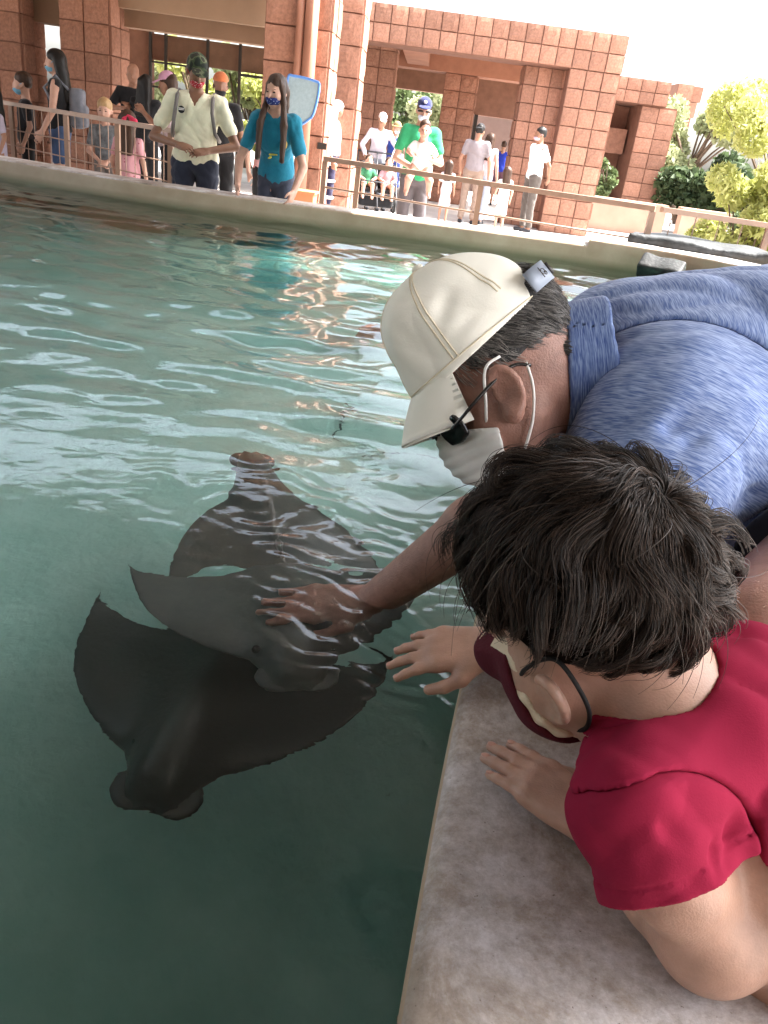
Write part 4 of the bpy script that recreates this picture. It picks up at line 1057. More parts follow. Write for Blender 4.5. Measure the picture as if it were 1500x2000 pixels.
# --- the double stroller with two seated children
st = empty('stroller', (-.93, 15.6, 0), R_(10)); tag(st, 'dark double stroller with black wheels between the crowd and the rail', 'stroller')
M_fr = mat('stroller_frame', (.05, .05, .055), .4, spec=.5); M_tyre = mat('rubber_tyre', (.012, .012, .012), .7)
mb = MB()
for sx in (-.36, 0, .36):
    mb.tube([(sx, .45, 1.02), (sx, .28, .75), (sx, -.02, .42), (sx, -.42, .14)], .014, 7); mb.tube([(sx, -.02, .42), (sx, .34, .15)], .012, 7)
mb.tube([(-.36, .45, 1.02), (.36, .45, 1.02)], .016, 8); mb.tube([(-.36, -.2, .55), (.36, -.2, .55)], .012, 7)
mb.build('frame', M_fr, st, True)
for sx in (-.40, .40):
    for yy, r in ((.34, .14), (-.42, .11)):
        mb = MB(); mb.tube([(sx, yy+r*.86*math.cos(a), r+r*.86*math.sin(a)) for a in np.linspace(0, 2*math.pi, 21)[:-1]], r*.14, 7, True); wh = mb.build('wheel', M_tyre, st, True)
        mb = MB()
        for a in np.linspace(0, math.pi, 4)[:-1]: mb.tube([(sx, yy-r*.8*math.cos(a), r-r*.8*math.sin(a)), (sx, yy+r*.8*math.cos(a), r+r*.8*math.sin(a))], .007, 5)
        mb.build('spoke', mat('grey_plastic', (.35, .35, .36), .5), wh, True)
for sx in (-.18, .18):
    c = Sdf(); c.box((sx, .02, .40), (.16, .17, .035), rd=.03); c.box((sx, .22, .62), (.16, .035, .25), np.array([[1,0,0],[0,.94,.34],[0,-.34,.94]]), rd=.03, k=.03); c.obj('seat', .016, C_black, st)
c = Sdf(); c.box((0, .1, .22), (.32, .22, .10), rd=.05); c.obj('basket', .02, C_black, st)
for sx, tc_, lab in ((-.18, cloth((.05, .2, .10)), 'toddler in green and dark blue sitting in the left stroller seat'), (.18, cloth((.45, .25, .27)), 'toddler in pink sitting in the right stroller seat')):
    r10 = rotz(R_(10)) @ V3(sx, 0, 0); k = empty('person', (-.93+r10[0], 15.6+r10[1], .40), R_(10)); tag(k, lab, 'child', G2)
    b = Sdf(); Mk = rot_zx(.2 if sx < 0 else -.2, .1); Hk = V3(0, .04, .46); head_prims(b, Hk, Mk, .88, kid=True)
    b.cap((0, .06, .40), (0, .08, .32), .04, k=.03); b.ell((0, .09, .22), (.10, .075, .14), k=.04); b.ell((0, .07, .09), (.105, .09, .08), k=.04)
    for e in (-1, 1):
        b.cap((e*.10, .08, .30), (e*.15, 0, .2), .034, .03, k=.02); b.cap((e*.15, 0, .2), (e*.08, -.11, .17), .03, .022, k=.01); b.ell((e*.07, -.125, .165), (.026, .026, .02), k=.012)
        b.cap((e*.06, .05, .09), (e*.08, -.17, .09), .055, .042, k=.02); b.cap((e*.08, -.17, .09), (e*.085, -.21, -.12), .042, .028, k=.015); b.cap((e*.085, -.21, -.12), (e*.085, -.29, -.13), .026, .022, k=.012)
    b.obj('body', .018, SK_fair, k)
    c = Sdf(); c.ell((0, .09, .22), (.113, .088, .145), k=.03); c.ell((0, .07, .10), (.117, .10, .085), k=.03)
    for e in (-1, 1): c.cap((e*.10, .08, .30), (e*.14, .02, .23), .045, .04, k=.02)
    c.ell((0, .04, .385), (.055, .06, .03), op='s'); c.obj('top', .018, tc_, k)
    c = Sdf(); c.ell(Hk+V3(0, .02, .045), (.074, .088, .078), Mk); c.ell(Hk+V3(0, -.1, -.02), (.08, .09, .085), op='s', k=.01); c.obj('hair', .016, HAIR_brn, k)

# --- the long handled pool net leaning on the column
nt = empty('pool_net', (-1.42, 9.0, 0)); tag(nt, 'pale blue flat pool skimmer net standing upright beside the column', 'pool net')
wz = [-1.42, 9.0, 0]
ol = [(-.16, 1.70), (-.10, 1.735), (.11, 1.735), (.165, 1.69), (.150, 1.45), (.10, 1.37), (.02, 1.31), (-.06, 1.33), (-.13, 1.42)]
rn = catmull([(x, 0, z) for x, z in ol], 5, True)
ca_, sa_ = math.cos(.09), math.sin(.09)
tl = lambda p, dy=0: V3(p[0]*ca_+(p[2]-1.3)*sa_, p[1]+dy, 1.3-p[0]*sa_+(p[2]-1.3)*ca_)
mb = MB(); mb.tube([tl(p) for p in rn], .013, 8, True); mb.build('rim', mat('blue_plastic', (.10, .25, .62), .4, spec=.5), nt, True)
bm = bmesh.new(); vv = [bm.verts.new(tl(p, .002)) for p in rn]; bm.faces.new(vv); vv = [bm.verts.new(tl(p, -.002)) for p in rn]; bm.faces.new(vv[::-1]); me = bpy.data.meshes.new('mesh_sheet'); bm.to_mesh(me); bm.free()
link_mesh('mesh_sheet', me, mat('net_mesh', (.33, .42, .46), .7, .1, 30), nt)
mb = MB(); mb.tube([(.0, .0, 1.32), (-.05, .1, .7), (-.10, .2, .03)], .015, 8); mb.build('pole', mat('alu_pole', (.5, .5, .52), .35, metal=.8), nt, True)
# ------------------------------------------------------------------ hair as strands
def hair_mat(name, dark, light, rough=.38):
    mt = bpy.data.materials.new(name); mt.use_nodes = True
    N = mt.node_tree.nodes; L = mt.node_tree.links; b = N['Principled BSDF']
    hi = N.new('ShaderNodeHairInfo'); rp = N.new('ShaderNodeValToRGB')
    rp.color_ramp.elements[0].color = (*dark, 1); rp.color_ramp.elements[1].color = (*light, 1); rp.color_ramp.elements[0].position = .15
    L.new(hi.outputs['Random'], rp.inputs['Fac']); L.new(rp.outputs['Color'], b.inputs['Base Color'])
    b.inputs['Roughness'].default_value = rough; b.inputs['Specular IOR Level'].default_value = .28
    return mt
def strands(name, paths, r0, r1, mt, parent, world=None):
    """paths: (N, K, 3)"""
    N_, K = paths.shape[:2]
    hc = bpy.data.hair_curves.new(name); hc.add_curves([K]*N_)
    hc.attributes['position'].data.foreach_set('vector', paths.astype(np.float32).ravel())
    ra = hc.attributes.get('radius') or hc.attributes.new('radius', 'FLOAT', 'POINT')
    rad = np.tile(np.linspace(r0, r1, K), N_).astype(np.float32); ra.data.foreach_set('value', rad)
    hc.materials.append(mt)
    o = bpy.data.objects.new(name, hc); COL.objects.link(o); o.parent = parent
    if world is not None and parent.parent is None: o.location = [-c for c in world]
    return o
def groom(n, accept, flow, length, c0, rr, steps=9, lift=.4, lift_end=-.15, nclump=300, clump=.55, seed=1, wig=.25, minr=1.04, wave=0.0):
    """hair in head axes over an ellipsoid (centre c0, radii rr): roots where accept(dir), combed along flow(dir)"""
    r = np.random.default_rng(seed)
    d = r.normal(size=(n*6, 3)); d /= np.linalg.norm(d, axis=1)[:, None]
    d = d[accept(d, r)][:n]; n = len(d)
    def grow(d, L, r, noise, ph, lat):
        p = d.copy(); out = [p.copy()]; prev = None
        for s in range(steps-1):
            u = p/np.linalg.norm(p, axis=1)[:, None]
            f = flow(u); f -= u*(f*u).sum(1)[:, None]; f /= np.maximum(np.linalg.norm(f, axis=1), 1e-4)[:, None]
            a = lift+(lift_end-lift)*(s/(steps-2))
            v = f+u*a+noise*(.35+.65*s/(steps-2))
            if wave: v = v+lat*(wave*np.sin(5.2*s/(steps-2)+ph))[:, None]
            if prev is not None: v = v*.6+prev*.5
            v /= np.linalg.norm(v, axis=1)[:, None]; prev = v
            p = p+v*(L/(steps-1))[:, None]
            q = np.linalg.norm(p, axis=1)[:, None]; p = np.where(q < minr, p/q*minr, p)
            out.append(p.copy())
        return np.stack(out, 1)
    cc = d[r.choice(n, nclump, replace=False)]
    k = np.argmax(d @ cc.T, 1)
    nz = r.normal(size=(nclump, 3))*wig
    Lc = length(cc, r)*r.uniform(.85, 1.12, nclump)
    ph_ = r.uniform(0, 6.28, nclump); la_ = r.normal(size=(nclump, 3)); la_ /= np.linalg.norm(la_, axis=1)[:, None]
    G = grow(cc, Lc, r, nz, ph_, la_)
    Pth = grow(d, Lc[k]*r.uniform(.75, 1.05, n), r, nz[k]+r.normal(size=(n, 3))*wig*.35, ph_[k]+r.normal(size=n)*.25, la_[k])
    w = np.linspace(0, 1, steps)[None, :, None]**1.2*clump*r.uniform(.5, 1.3, n)[:, None, None]
    Pth = Pth*(1-w)+G[k]*w
    return c0+Pth*rr

SK_man = mat('skin_weathered', (.31, .162, .122), .46, .22, 42, .22, 420, spec=.42, sss=.08)
SK_boy = mat('skin_child', (.46, .272, .20), .44, .13, 34, .14, 520, spec=.42, sss=.12)
M_nail = mat('finger_nail', (.52, .27, .205), .3, spec=.5)

# ==================================================================== the man bending over the water
UPm = img_dir(-.633, .774, .05); FWm = img_dir(-.774, -.633, 0.03); FWm = nrm(FWm-UPm*np.dot(FWm, UPm)); LFm = np.cross(UPm, FWm)
Mm = np.stack([LFm, -FWm, UPm], 1)                 # head axes: x left, -y front, z up
Hm = at(989, 728, 1.0)
base_m = V3(.86, 1.10, 0)
man = empty('person', base_m); tag(man, 'man in heather blue polo, cream cap and white mask bending over the water', 'person')
wm = list(base_m)
sh_r, el_r, wr_r = at(1165, 800, 1.27), at(1020, 965, 1.235), atz(722, 1180, .572)
hd_r = nrm(atz(470, 1210, .535)-atz(722, 1180, .572))
sh_l, el_l, wr_l = at(1315, 838, 1.0), at(1235, 1040, .95), at(1130, 1150, 1.02)
nk_m = at(1120, 742, 1.05)
b = Sdf()
Tm = head_prims(b, Hm, Mm, 1.0, ear=False)
b.cap(Tm(0, .022, -.02), nk_m, .060, .064, k=.03); b.cap(nk_m, at(1250, 770, 1.18), .064, .075, k=.02)
b.cap(Tm(.045, -.02, -.055), Tm(.03, -.06, -.09), .02, .016, k=.02)
# ear: helix, lobe and hollow
eM = Mm @ rot_zx(-.40, -.22)
eC = Tm(.079, -.033, -.014)
b.ell(eC, (.0060, .0172, .0275), eM, k=.006)
ring = [eC+eM @ np.array([.0035, .0163*math.sin(a), .0265*math.cos(a)]) for a in np.linspace(-1.0, 3.3, 12)]
for a_, e_ in zip(ring, ring[1:]): b.cap(a_, e_, .0045, k=.003)
b.ell(eC+eM @ V3(.0085, -.004, -.002), (.0068, .0095, .014), eM, k=.004, op='s')
b.ell(eC+eM @ V3(.003, -.004, -.028), (.008, .011, .012), eM, k=.008)
# torso, arms, thighs
for a, c, ra, rb in ((at(1250, 770, 1.18), at(1450, 830, 1.22), .085, .14), (at(1450, 830, 1.22), at(1800, 880, 1.38), .14, .17)): b.cap(a, c, ra, rb, k=.03)
for a, e, q in ((sh_r, el_r, wr_r), (sh_l, el_l, wr_l)):
    b.cap(a, e, .056, .046, k=.03); m1 = e+(q-e)*.28
    b.cap(e, m1, .045, .050, k=.02); b.cap(m1, q, .049, .031, k=.02)
hip = at(1790, 960, 1.36)
kn_l, an_l = at(1475, 1262, .86), V3(.74, .93, .09)
kn_r, an_r = V3(.78, 1.30, .52), V3(.86, 1.32, .09)
b.cap(hip, kn_l, .095, .066, k=.03); b.cap(kn_l, an_l, .064, .040, k=.02); b.cap(hip, kn_r, .095, .066, k=.03); b.cap(kn_r, an_r, .062, .040, k=.02)
for an in (an_l, an_r): b.cap(an-V3(0, 0, .03), an+V3(-.15, 0, -.05), .04, .03, k=.02)
hand(b, wr_r, hd_r, V3(.05, -.25, 1), V3(0, -1, 0), 1.18, .10, spread=.05)
hand(b, wr_l, nrm(V3(-.5, .35, -.5)), V3(-.5, -.2, .9), V3(0, 1, 0), 1.0, .3)
b.obj('body', .0042, SK_man, man, wm)

# shirt: heather knit, torso, sleeve and collar
def heather(name, axis, c0=(.085, .145, .36), c1=(.33, .42, .65)):
    mt = bpy.data.materials.new(name); mt.use_nodes = True
    N = mt.node_tree.nodes; L = mt.node_tree.links; bb = N['Principled BSDF']
    tc = N.new('ShaderNodeTexCoord'); mp = N.new('ShaderNodeMapping')
    mp.vector_type = 'TEXTURE'
    q = Vector(axis).to_track_quat('X', 'Z').to_euler(); mp.inputs['Rotation'].default_value = q; mp.inputs['Scale'].default_value = (1, 14.0, 14.0)
    L.new(tc.outputs['Object'], mp.inputs['Vector'])
    n1 = N.new('ShaderNodeTexNoise'); n1.inputs['Scale'].default_value = 760; n1.inputs['Detail'].default_value = 2; n1.inputs['Roughness'].default_value = .6
    L.new(mp.outputs['Vector'], n1.inputs['Vector'])
    rp = N.new('ShaderNodeValToRGB'); e = rp.color_ramp.elements; e[0].position = .36; e[1].position = .64; e[0].color = (*c0, 1); e[1].color = (*c1, 1)
    x = e.new(.5); x.color = tuple((a+c)/2*.95 for a, c in zip(c0, c1))+(1,)
    L.new(n1.outputs['Fac'], rp.inputs['Fac']); L.new(rp.outputs['Color'], bb.inputs['Base Color'])
    bb.inputs['Roughness'].default_value = .85; bb.inputs['Specular IOR Level'].default_value = .15; bb.inputs['Sheen Weight'].default_value = .2
    bp = N.new('ShaderNodeBump'); bp.inputs['Strength'].default_value = .25; bp.inputs['Distance'].default_value = .001; L.new(n1.outputs['Fac'], bp.inputs['Height']); L.new(bp.outputs['Normal'], bb.inputs['Normal'])
    return mt
M_knit = heather('heather_knit', img_dir(1, -.12, -.2)); M_knit2 = heather('heather_knit_sleeve', el_l-sh_l); M_knit3 = heather('heather_knit_collar', img_dir(1, .06, .12), (.045, .085, .25), (.20, .28, .49))
def lerp(a, c, t): return a+(c-a)*t
tors = [(at(1205, 742, 1.12), .095), (at(1290, 790, 1.17), .160), (at(1410, 828, 1.20), .196), (at(1600, 850, 1.27), .222), (at(1800, 880, 1.38), .205)]
c = Sdf()
for (a, ra), (e, rb) in zip(tors, tors[1:]): c.cap(a, e, ra, rb, k=.07)
c.cap(at(1190, 700, 1.22), at(1300, 720, 1.27), .10, .12, k=.06)
c.cap(sh_r, sh_r+(el_r-sh_r)*.62, .083, .070, k=.05)
e2 = lerp(sh_l, el_l, .80)
c.ell(lerp(sh_l, at(1345, 815, 1.08), .5), (.112, .09, .10), k=.06); c.cap(sh_l, e2, .088, .080, k=.06)
c.cap(at(1215, 785, 1.09), lerp(sh_l, el_l, .35), .058, .076, k=.06)
def crease(p0, p1, w, depth):
    p0 = np.asarray(p0, np.float32); p1 = np.asarray(p1, np.float32); ab = p1-p0; L2 = float(ab @ ab)
    def fn(P):
        t = np.clip(((P-p0) @ ab)/L2, 0, 1); dd = np.linalg.norm(P-p0-t[:, None]*ab, axis=1)
        return (depth*np.exp(-(dd/w)**2)*np.sin(np.pi*np.clip(t, .05, .95))).astype(np.float32)
    return fn
c.noise(ridges(12, .0085, 30)); c.noise(folds(31, .0016, 60))
for (u0_, v0, u1, v1, d_, w_, dp) in ((1160, 640, 1330, 590, 1.0, .010, .008), (1140, 690, 1230, 640, 1.0, .010, .007), (1440, 1000, 1500, 940, 1.0, .012, .009), (1440, 930, 1500, 1010, 1.0, .009, .008), (1200, 850, 1290, 780, .93, .011, .009), (1260, 880, 1380, 790, .91, .011, .011), (1300, 890, 1400, 830, .91, .009, .008), (1400, 780, 1440, 900, .91, .006, .006), (1460, 700, 1500, 900, 1.02, .014, .008), (1180, 760, 1200, 860, .97, .008, .007)):
    c.noise(crease(at(u0_, v0, d_), at(u1, v1, d_), w_, dp))
RS = Sdf(); RS.ell(lerp(sh_l, at(1330, 815, 1.05), .35), (.150, .15, .115), k=.0); RS.cap(sh_l, el_l, .118, .13, k=.03)
def seam_fn(P): return (.0035*np.exp(-(RS.ev(P)/.0028)**2)).astype(np.float32)
c.noise(seam_fn)
c.cap(nk_m, Tm(0, .02, -.02), .074, .070, k=.004, op='s')
c.plane(at(1800, 1120, 1.30), nrm(at(1800, 1120, 1.30)-at(1500, 830, 1.22)), k=.01)
hp_n = nrm(V3(.35, -.1, -1)); c.plane(at(1455, 1150, 1.0), hp_n, k=.006)
s2 = c.copy()
region(c, RS, False); region(s2, RS, True)
shirt = c.obj('shirt', .0048, M_knit, man, wm)
s2.plane(e2, nrm(el_l-sh_l), k=.004); s2.cap(lerp(sh_l, el_l, .35), el_l+(el_l-sh_l)*.3, .066, .062, op='s', k=.004)
slv = s2.obj('sleeve', .0048, M_knit2, shirt, wm)
c = Sdf(); na = img_dir(1, .06, .12); kc = at(1108, 728, 1.05); ca0 = kc-na*.006; ca1 = kc+na*.050
c.cap(ca0-na*.05, ca1+na*.05, .0855, .094, k=.01); c.plane(ca0-na*.002, -na); c.plane(ca1, na); c.cap(ca0-na*.06, ca1+na*.02, .0770, .0820, op='s', k=.003); c.noise(folds(6, .002, 40))
c.obj('collar', .0035, M_knit3, shirt, wm)
sh_pants = Sdf(); sh_pants.cap(hip, lerp(hip, kn_l, .72), .118, .098, k=.03); sh_pants.cap(hip, lerp(hip, kn_r, .7), .118, .098, k=.03); sh_pants.plane(lerp(hip, kn_l, .70), nrm(kn_l-hip), k=.003); sh_pants.noise(folds(2, .004, 30))
sh_pants.obj('shorts', .007, cloth((.022, .022, .026)), man, wm)
for an in (an_l, an_r):
    c = Sdf(); c.cap(an+V3(.04, 0, -.045), an+V3(-.16, 0, -.05), .048, .042, k=.02); c.plane((0, 0, 0), (0, 0, -1)); c.plane((0, 0, .11), (0, 0, 1)); c.obj('shoe', .008, M_shoe, man, wm)

# cap
M_cap = mat('cream_canvas', (.86, .84, .75), .9, .05, 7, .06, 400, spec=.15)
c = Sdf(); c.ell(Tm(0, -.006, .048), (.084, .104, .114), Mm, k=.01); c.ell(Tm(0, -.034, .112), (.064, .064, .045), Mm, k=.03)
c.noise(folds(77, .0022, 55)); c.noise(ridges(5, .0045, 46))
for (a, e, w_, dp) in ((Tm(.075, -.05, .09), Tm(.07, .0, .12), .010, .004), (Tm(.08, .03, .08), Tm(.07, .05, .13), .010, -.004), (Tm(.085, -.06, .07), Tm(.085, .0, .075), .007, .003), (Tm(.06, -.08, .08), Tm(.05, -.085, .13), .009, .004), (Tm(.07, .02, .14), Tm(.075, .04, .10), .009, .004)): c.noise(crease(a, e, w_, dp))
capo = c.copy()
c.plane(Tm(0, 0, .043), Mm @ np.array([0, .06, -1.0])); c.ell(Tm(0, -.004, .040), (.0745, .094, .1035), Mm, op='s')
c.ell(Tm(0, .126, .050), (.040, .040, .046), Mm, k=.003, op='s')
cap = c.obj('cap', .0026, M_cap, man, wm)
# brim: a curved sheet with thickness
bs = Sdf()
NBR = 15; rows_t = []; rows_b = []
for i in range(NBR):
    a = (i/(NBR-1)-.5)*2; x = .066*math.sin(a*1.25)/math.sin(1.25)
    rt, rb_ = [], []
    for j in range(9):
        f = j/8; y = -(.100*math.cos(a*.95)*.98)-f*.070*math.cos(a*1.25)**.55 if abs(a) < 1 else -.058
        y = -(.1035*math.sqrt(max(0, 1-(x/.0845)**2)))-f*.054*math.sqrt(max(0, 1-a*a*.93))
        z = .052-f*.030-.026*(a*a)*(.30+.70*f)-.012*f*f
        rt.append(Tm(x*(1-.06*f), y, z+.0016)); rb_.append(Tm(x*(1-.06*f), y, z-.0016))
    rows_t.append(rt); rows_b.append(rb_)
mb = MB(); vs_ = [p for r in rows_t for p in r]+[p for r in rows_b for p in r]; o_ = NBR*9; fs_ = []
for i in range(NBR-1):
    for j in range(8):
        q = (i*9+j, i*9+j+1, (i+1)*9+j+1, (i+1)*9+j); fs_.append(q); fs_.append(tuple(o_+k for k in q[::-1]))
for j in range(8):
    fs_.append((j+1, j, o_+j, o_+j+1)); q = (NBR-1)*9; fs_.append((q+j, q+j+1, o_+q+j+1, o_+q+j))
for i in range(NBR-1): fs_.append((i*9+8, (i+1)*9+8, o_+(i+1)*9+8, o_+i*9+8))
mb.add(vs_, fs_); br = mb.build('brim', M_cap, cap, True, world=wm)
M_st = mat('cap_stitch', (.70, .62, .46), .9)
def arc_on(e_c, e_r, az, z0, z1, n=16):
    out = []
    for k in range(n):
        el = z0+(z1-z0)*k/(n-1); out.append(Tm(*(np.array(e_c)+np.array([math.sin(az)*math.cos(el)*e_r[0], -math.cos(az)*math.cos(el)*e_r[1], math.sin(el)*e_r[2]]))))
    return out
def on_cap(az, el):
    d = Mm @ np.array([math.sin(az)*math.cos(el), -math.cos(az)*math.cos(el), math.sin(el)])
    c_ = Tm(0, -.004, .048); ts = np.linspace(.06, .15, 400); P = (c_+ts[:, None]*d).astype(np.float32)
    return c_+d*ts[np.argmax(capo.ev(P) > 0)]
for az in (.02, .95, 1.02, 2.0, 2.07, -1.0, -2.0):
    mb = MB(); mb.tube([on_cap(az, e_) for e_ in np.linspace(.02 if az < 1.9 else .35, 1.5, 34)], .0010, 5); mb.build('seam', M_st, cap, True)
mb = MB(); mb.tube([on_cap(a_, .02) for a_ in np.linspace(-2.2, 2.55, 60)], .0010, 5); mb.build('seam', M_st, cap, True)
c = Sdf(); c.ell(Tm(0, -.006, .166), (.008, .008, .005), Mm); c.obj('button', .002, M_cap, cap, wm)
# adjuster strap with slots and a little mark
M_str = mat('grey_strap', (.26, .30, .37), .5, spec=.4)
sp = []
for a in np.linspace(-.75, 1.0, 15):
    for dz in (.030, .056): sp.append(Tm(.0915*math.sin(a), .006+.109*math.cos(a), dz+.016+.006*math.cos(a)))
mb = MB(); mb.add(sp, [(2*i, 2*i+1, 2*i+3, 2*i+2) for i in range(14)]); so = mb.build('strap', M_str, cap, True, world=wm)
sd = so.modifiers.new('thickness', 'SOLIDIFY'); sd.thickness = .0022
def on_strap(a, z): return Tm(.0935*math.sin(a), .006+.1110*math.cos(a), z+.016+.006*math.cos(a))
for k in range(5):
    a = -.10+k*.085+.20; mb = MB(); mb.tube([on_strap(a, .0355), on_strap(a, .0505)], .0014, 6); mb.build('slot', M_dark, so, True, world=wm)
def mark(pts): 
    mb = MB(); mb.tube([on_strap(a, z) for a, z in pts], .0006, 5); mb.build('mark', M_dark, so, True, world=wm)
mark([(.70+.05*math.cos(t_), .044+.0035*math.sin(t_)) for t_ in np.linspace(.5, 5.8, 12)]); mark([(.75, .037), (.75, .051)]); mark([(.66+.03*math.cos(t_), .041+.0025*math.sin(t_)) for t_ in np.linspace(.3, 6, 12)])

# glasses
gl = None
M_lens = mat('black_lens', (.008, .008, .009), .12, spec=.6)
mb = MB(); mb.tube(catmull([Tm(.030, -.117, -.006), Tm(.015, -.121, -.003), Tm(0, -.123, -.001), Tm(-.015, -.121, -.003), Tm(-.030, -.117, -.006)], 4), .002, 7)
gl = mb.build('glasses', M_lens, man, True, world=wm)
for sx in (-1, 1):
    mb = MB(); mb.tube(catmull([Tm(sx*.080, .006, -.010), Tm(sx*.082, -.012, .003), Tm(sx*.081, -.05, .001), Tm(sx*.073, -.088, -.006), Tm(sx*.058, -.106, -.010)], 4), .0021, 7); mb.build('temple', M_lens, gl, True, world=wm)
for sx in (-1, 1):
    c = Sdf(); c.ell(Tm(sx*.046, -.103, -.012), (.021, .0042, .0185), Mm @ rot_zx(sx*.62, .05)); c.box(Tm(sx*.046, -.103, -.012), (.017, .0030, .0145), Mm @ rot_zx(sx*.62, .05), rd=.0028, k=.004); c.obj('lens', .0022, M_lens, gl, wm)
# face mask with pleats and loops
M_msk = mat('mask_cloth', (.74, .73, .70), .95, .03, 30, .1, 300)
def mask_sdf(T_, M_, off, pleat):
    c = Sdf(); c.ell(T_(0, -.034, -.040), np.array([.060, .062, .082])+off, M_, k=.03); c.ell(T_(0, -.058, -.086), np.array([.032, .030, .026])+off, M_, k=.03)
    c.ell(T_(0, -.082, -.046), np.array([.034, .044, .050])+off, M_, k=.02)
    for sx in (-1, 1): c.ell(T_(sx*.036, -.054, -.034), np.array([.028, .027, .028])+off, M_, k=.03)
    return c
c = mask_sdf(Tm, Mm, .005, 0); c.ell(Tm(0, -.080, -.060), (.036, .030, .042), Mm, k=.012); c.ell(Tm(0, -.066, -.090), (.036, .028, .022), Mm, k=.012)
zax = (Mm @ np.array([0, 0, 1.0])).astype(np.float32); h0 = Hm.astype(np.float32); yax = (Mm @ np.array([0, 1.0, 0])).astype(np.float32)
c.noise(lambda P: (.0013*np.sin(((P-h0) @ zax)*420+((P-h0) @ yax)*120)).astype(np.float32)); c.noise(folds(8, .0008, 90))
c.plane(Tm(0, -.098, -.016), Mm @ nrm((0, .6, .8))); c.plane(Tm(0, -.067, -.05), Mm @ nrm((0, 1, -.30)))
c.plane(Tm(0, -.06, -.112), Mm @ nrm((0, .35, -1)))
mko = c.obj('face_mask', .0024, M_msk, man, wm)
for sx in (-1, 1):
    for pts in ([Tm(sx*.054, -.072, -.034), Tm(sx*.074, -.060, -.012), Tm(sx*.083, -.038, .019), Tm(sx*.078, -.015, .02)], [Tm(sx*.052, -.064, -.088), Tm(sx*.066, -.046, -.074), Tm(sx*.074, -.026, -.056), Tm(sx*.083, -.008, -.030), Tm(sx*.080, .004, -.004)]):
        mb = MB(); mb.tube(catmull(pts, 5), .0018, 6); mb.build('ear_loop', M_msk, mko, True, world=wm)
# hair under the cap: grey and short at the sides and the nape
def acc_man(d, r):
    z = d[:, 2]; y = d[:, 1]; ax = np.abs(d[:, 0])
    side = (y > -.62) & (z < .12) & (z > -.10-.9*np.clip(y+.25, 0, 1)-r.uniform(0, .06, len(d)))
    ear = (y > -.42) & (y < .02) & (z < -.28)
    back = (y > .55) & (z > -.95) & (z < .72)
    return (side & ~ear & (ax > .2)) | (back)
HC = np.array([0, .012, .042]); HR = np.array([.0755, .0945, .0845])
fm = lambda u: np.stack([u[:, 0]*0, np.full(len(u), .75), -.85+0*u[:, 0]], 1)
pts = groom(9500, acc_man, fm, lambda d, r: np.where(d[:, 1] > .4, .30, .18), HC, HR, steps=7, lift=.25, lift_end=-.05, nclump=520, clump=.35, seed=3, wig=.18, minr=1.02)
sl_ = pts @ Mm.T+Hm
hm = strands('hair', sl_, .0003, .00016, hair_mat('grey_hair', (.012, .012, .013), (.23, .215, .20)), man, wm)
c = Sdf(); c.ell(Tm(*HC), HR*1.012, Mm); c.ell(Tm(0, -.10, -.06), (.10, .115, .085), Mm, op='s', k=.01); c.plane(Tm(0, 0, .10), UPm)
c.plane(Tm(0, .0, -.02), Mm @ nrm((0, -1, -.55)), k=.01)
c.obj('scalp_hair', .0035, mat('grey_hair_base', (.035, .034, .034), .7, .4, 40, .5, 120, stretch=(1, 1, .3)), hm, wm)
def acc_nape(d, r): return (d[:, 1] > .1) & (d[:, 2] < .3) & (d[:, 2] > -.40)
pts = groom(4500, acc_nape, fm, lambda d, r: .24+0*d[:, 0], np.array([0, .050, -.028]), np.array([.055, .038, .055]), steps=6, lift=.28, lift_end=.05, nclump=240, clump=.4, seed=5, wig=.2, minr=1.0)
strands('nape_hair', pts @ Mm.T+Hm, .0003, .00015, MATS.get('x') or hair_mat('nape_grey', (.013, .013, .013), (.17, .16, .15)), hm, wm)
pts = groom(700, lambda d, r: (np.abs(d[:, 0]) > .55) & (d[:, 1] < -.2) & (d[:, 1] > -.8) & (d[:, 2] < .12) & (d[:, 2] > -.42), lambda u: np.stack([u[:, 0]*0, np.full(len(u), .3), -1+0*u[:, 0]], 1), HC, HR*1.0, lambda d, r: .2+0*d[:, 0], steps=5) if False else None
side = groom(1100, lambda d, r: (np.abs(d[:, 0]) > .5) & (d[:, 1] < -.12) & (d[:, 1] > -.78) & (d[:, 2] < .14) & (d[:, 2] > -.50+.5*np.clip(-d[:, 1]-.4, 0, 1)), lambda u: np.stack([u[:, 0]*0, np.full(len(u), .45), -1+0*u[:, 0]], 1), lambda d, r: .2+0*d[:, 0], HC, HR*1.005, steps=5, lift=.3, lift_end=.05, nclump=90, clump=.35, seed=8, wig=.2, minr=1.0)
strands('sideburn', side @ Mm.T+Hm, .0004, .0002, hair_mat('sideburn_grey', (.10, .095, .09), (.42, .39, .36)), hm, wm)

# ==================================================================== the boy
UPb = img_dir(-.45, .80, .40); FWb = img_dir(-.66, -.30, -.66); FWb = nrm(FWb-UPb*np.dot(FWb, UPb)); LFb = np.cross(UPb, FWb)
Mb = np.stack([LFb, -FWb, UPb], 1)
KB = .93
SKc = at(1164, 1117, .635)
Hb = SKc-Mb @ (np.array([0, .012, .045])*KB)
base_b = V3(.62, .44, 0)
boy = empty('person', base_b); tag(boy, 'boy with tousled dark brown hair, maroon mask and red t-shirt leaning on the wall', 'person')
wb = list(base_b)
Tb = lambda x, y, z: Hb+Mb @ (np.array([x, y, z])*KB)
b = Sdf()
head_prims(b, Hb, Mb, KB, kid=True, ear=False)
for sx in (-1, 1): b.ell(Tb(sx*.042, -.045, -.050), np.array([.028, .030, .030])*KB, Mb, k=.03)
eMb = Mb @ rot_zx(-.62, -.22); eCb = Tb(.080, -.026, -.018)
b.ell(eCb, np.array([.0054, .0165, .0255])*KB, eMb, k=.006)
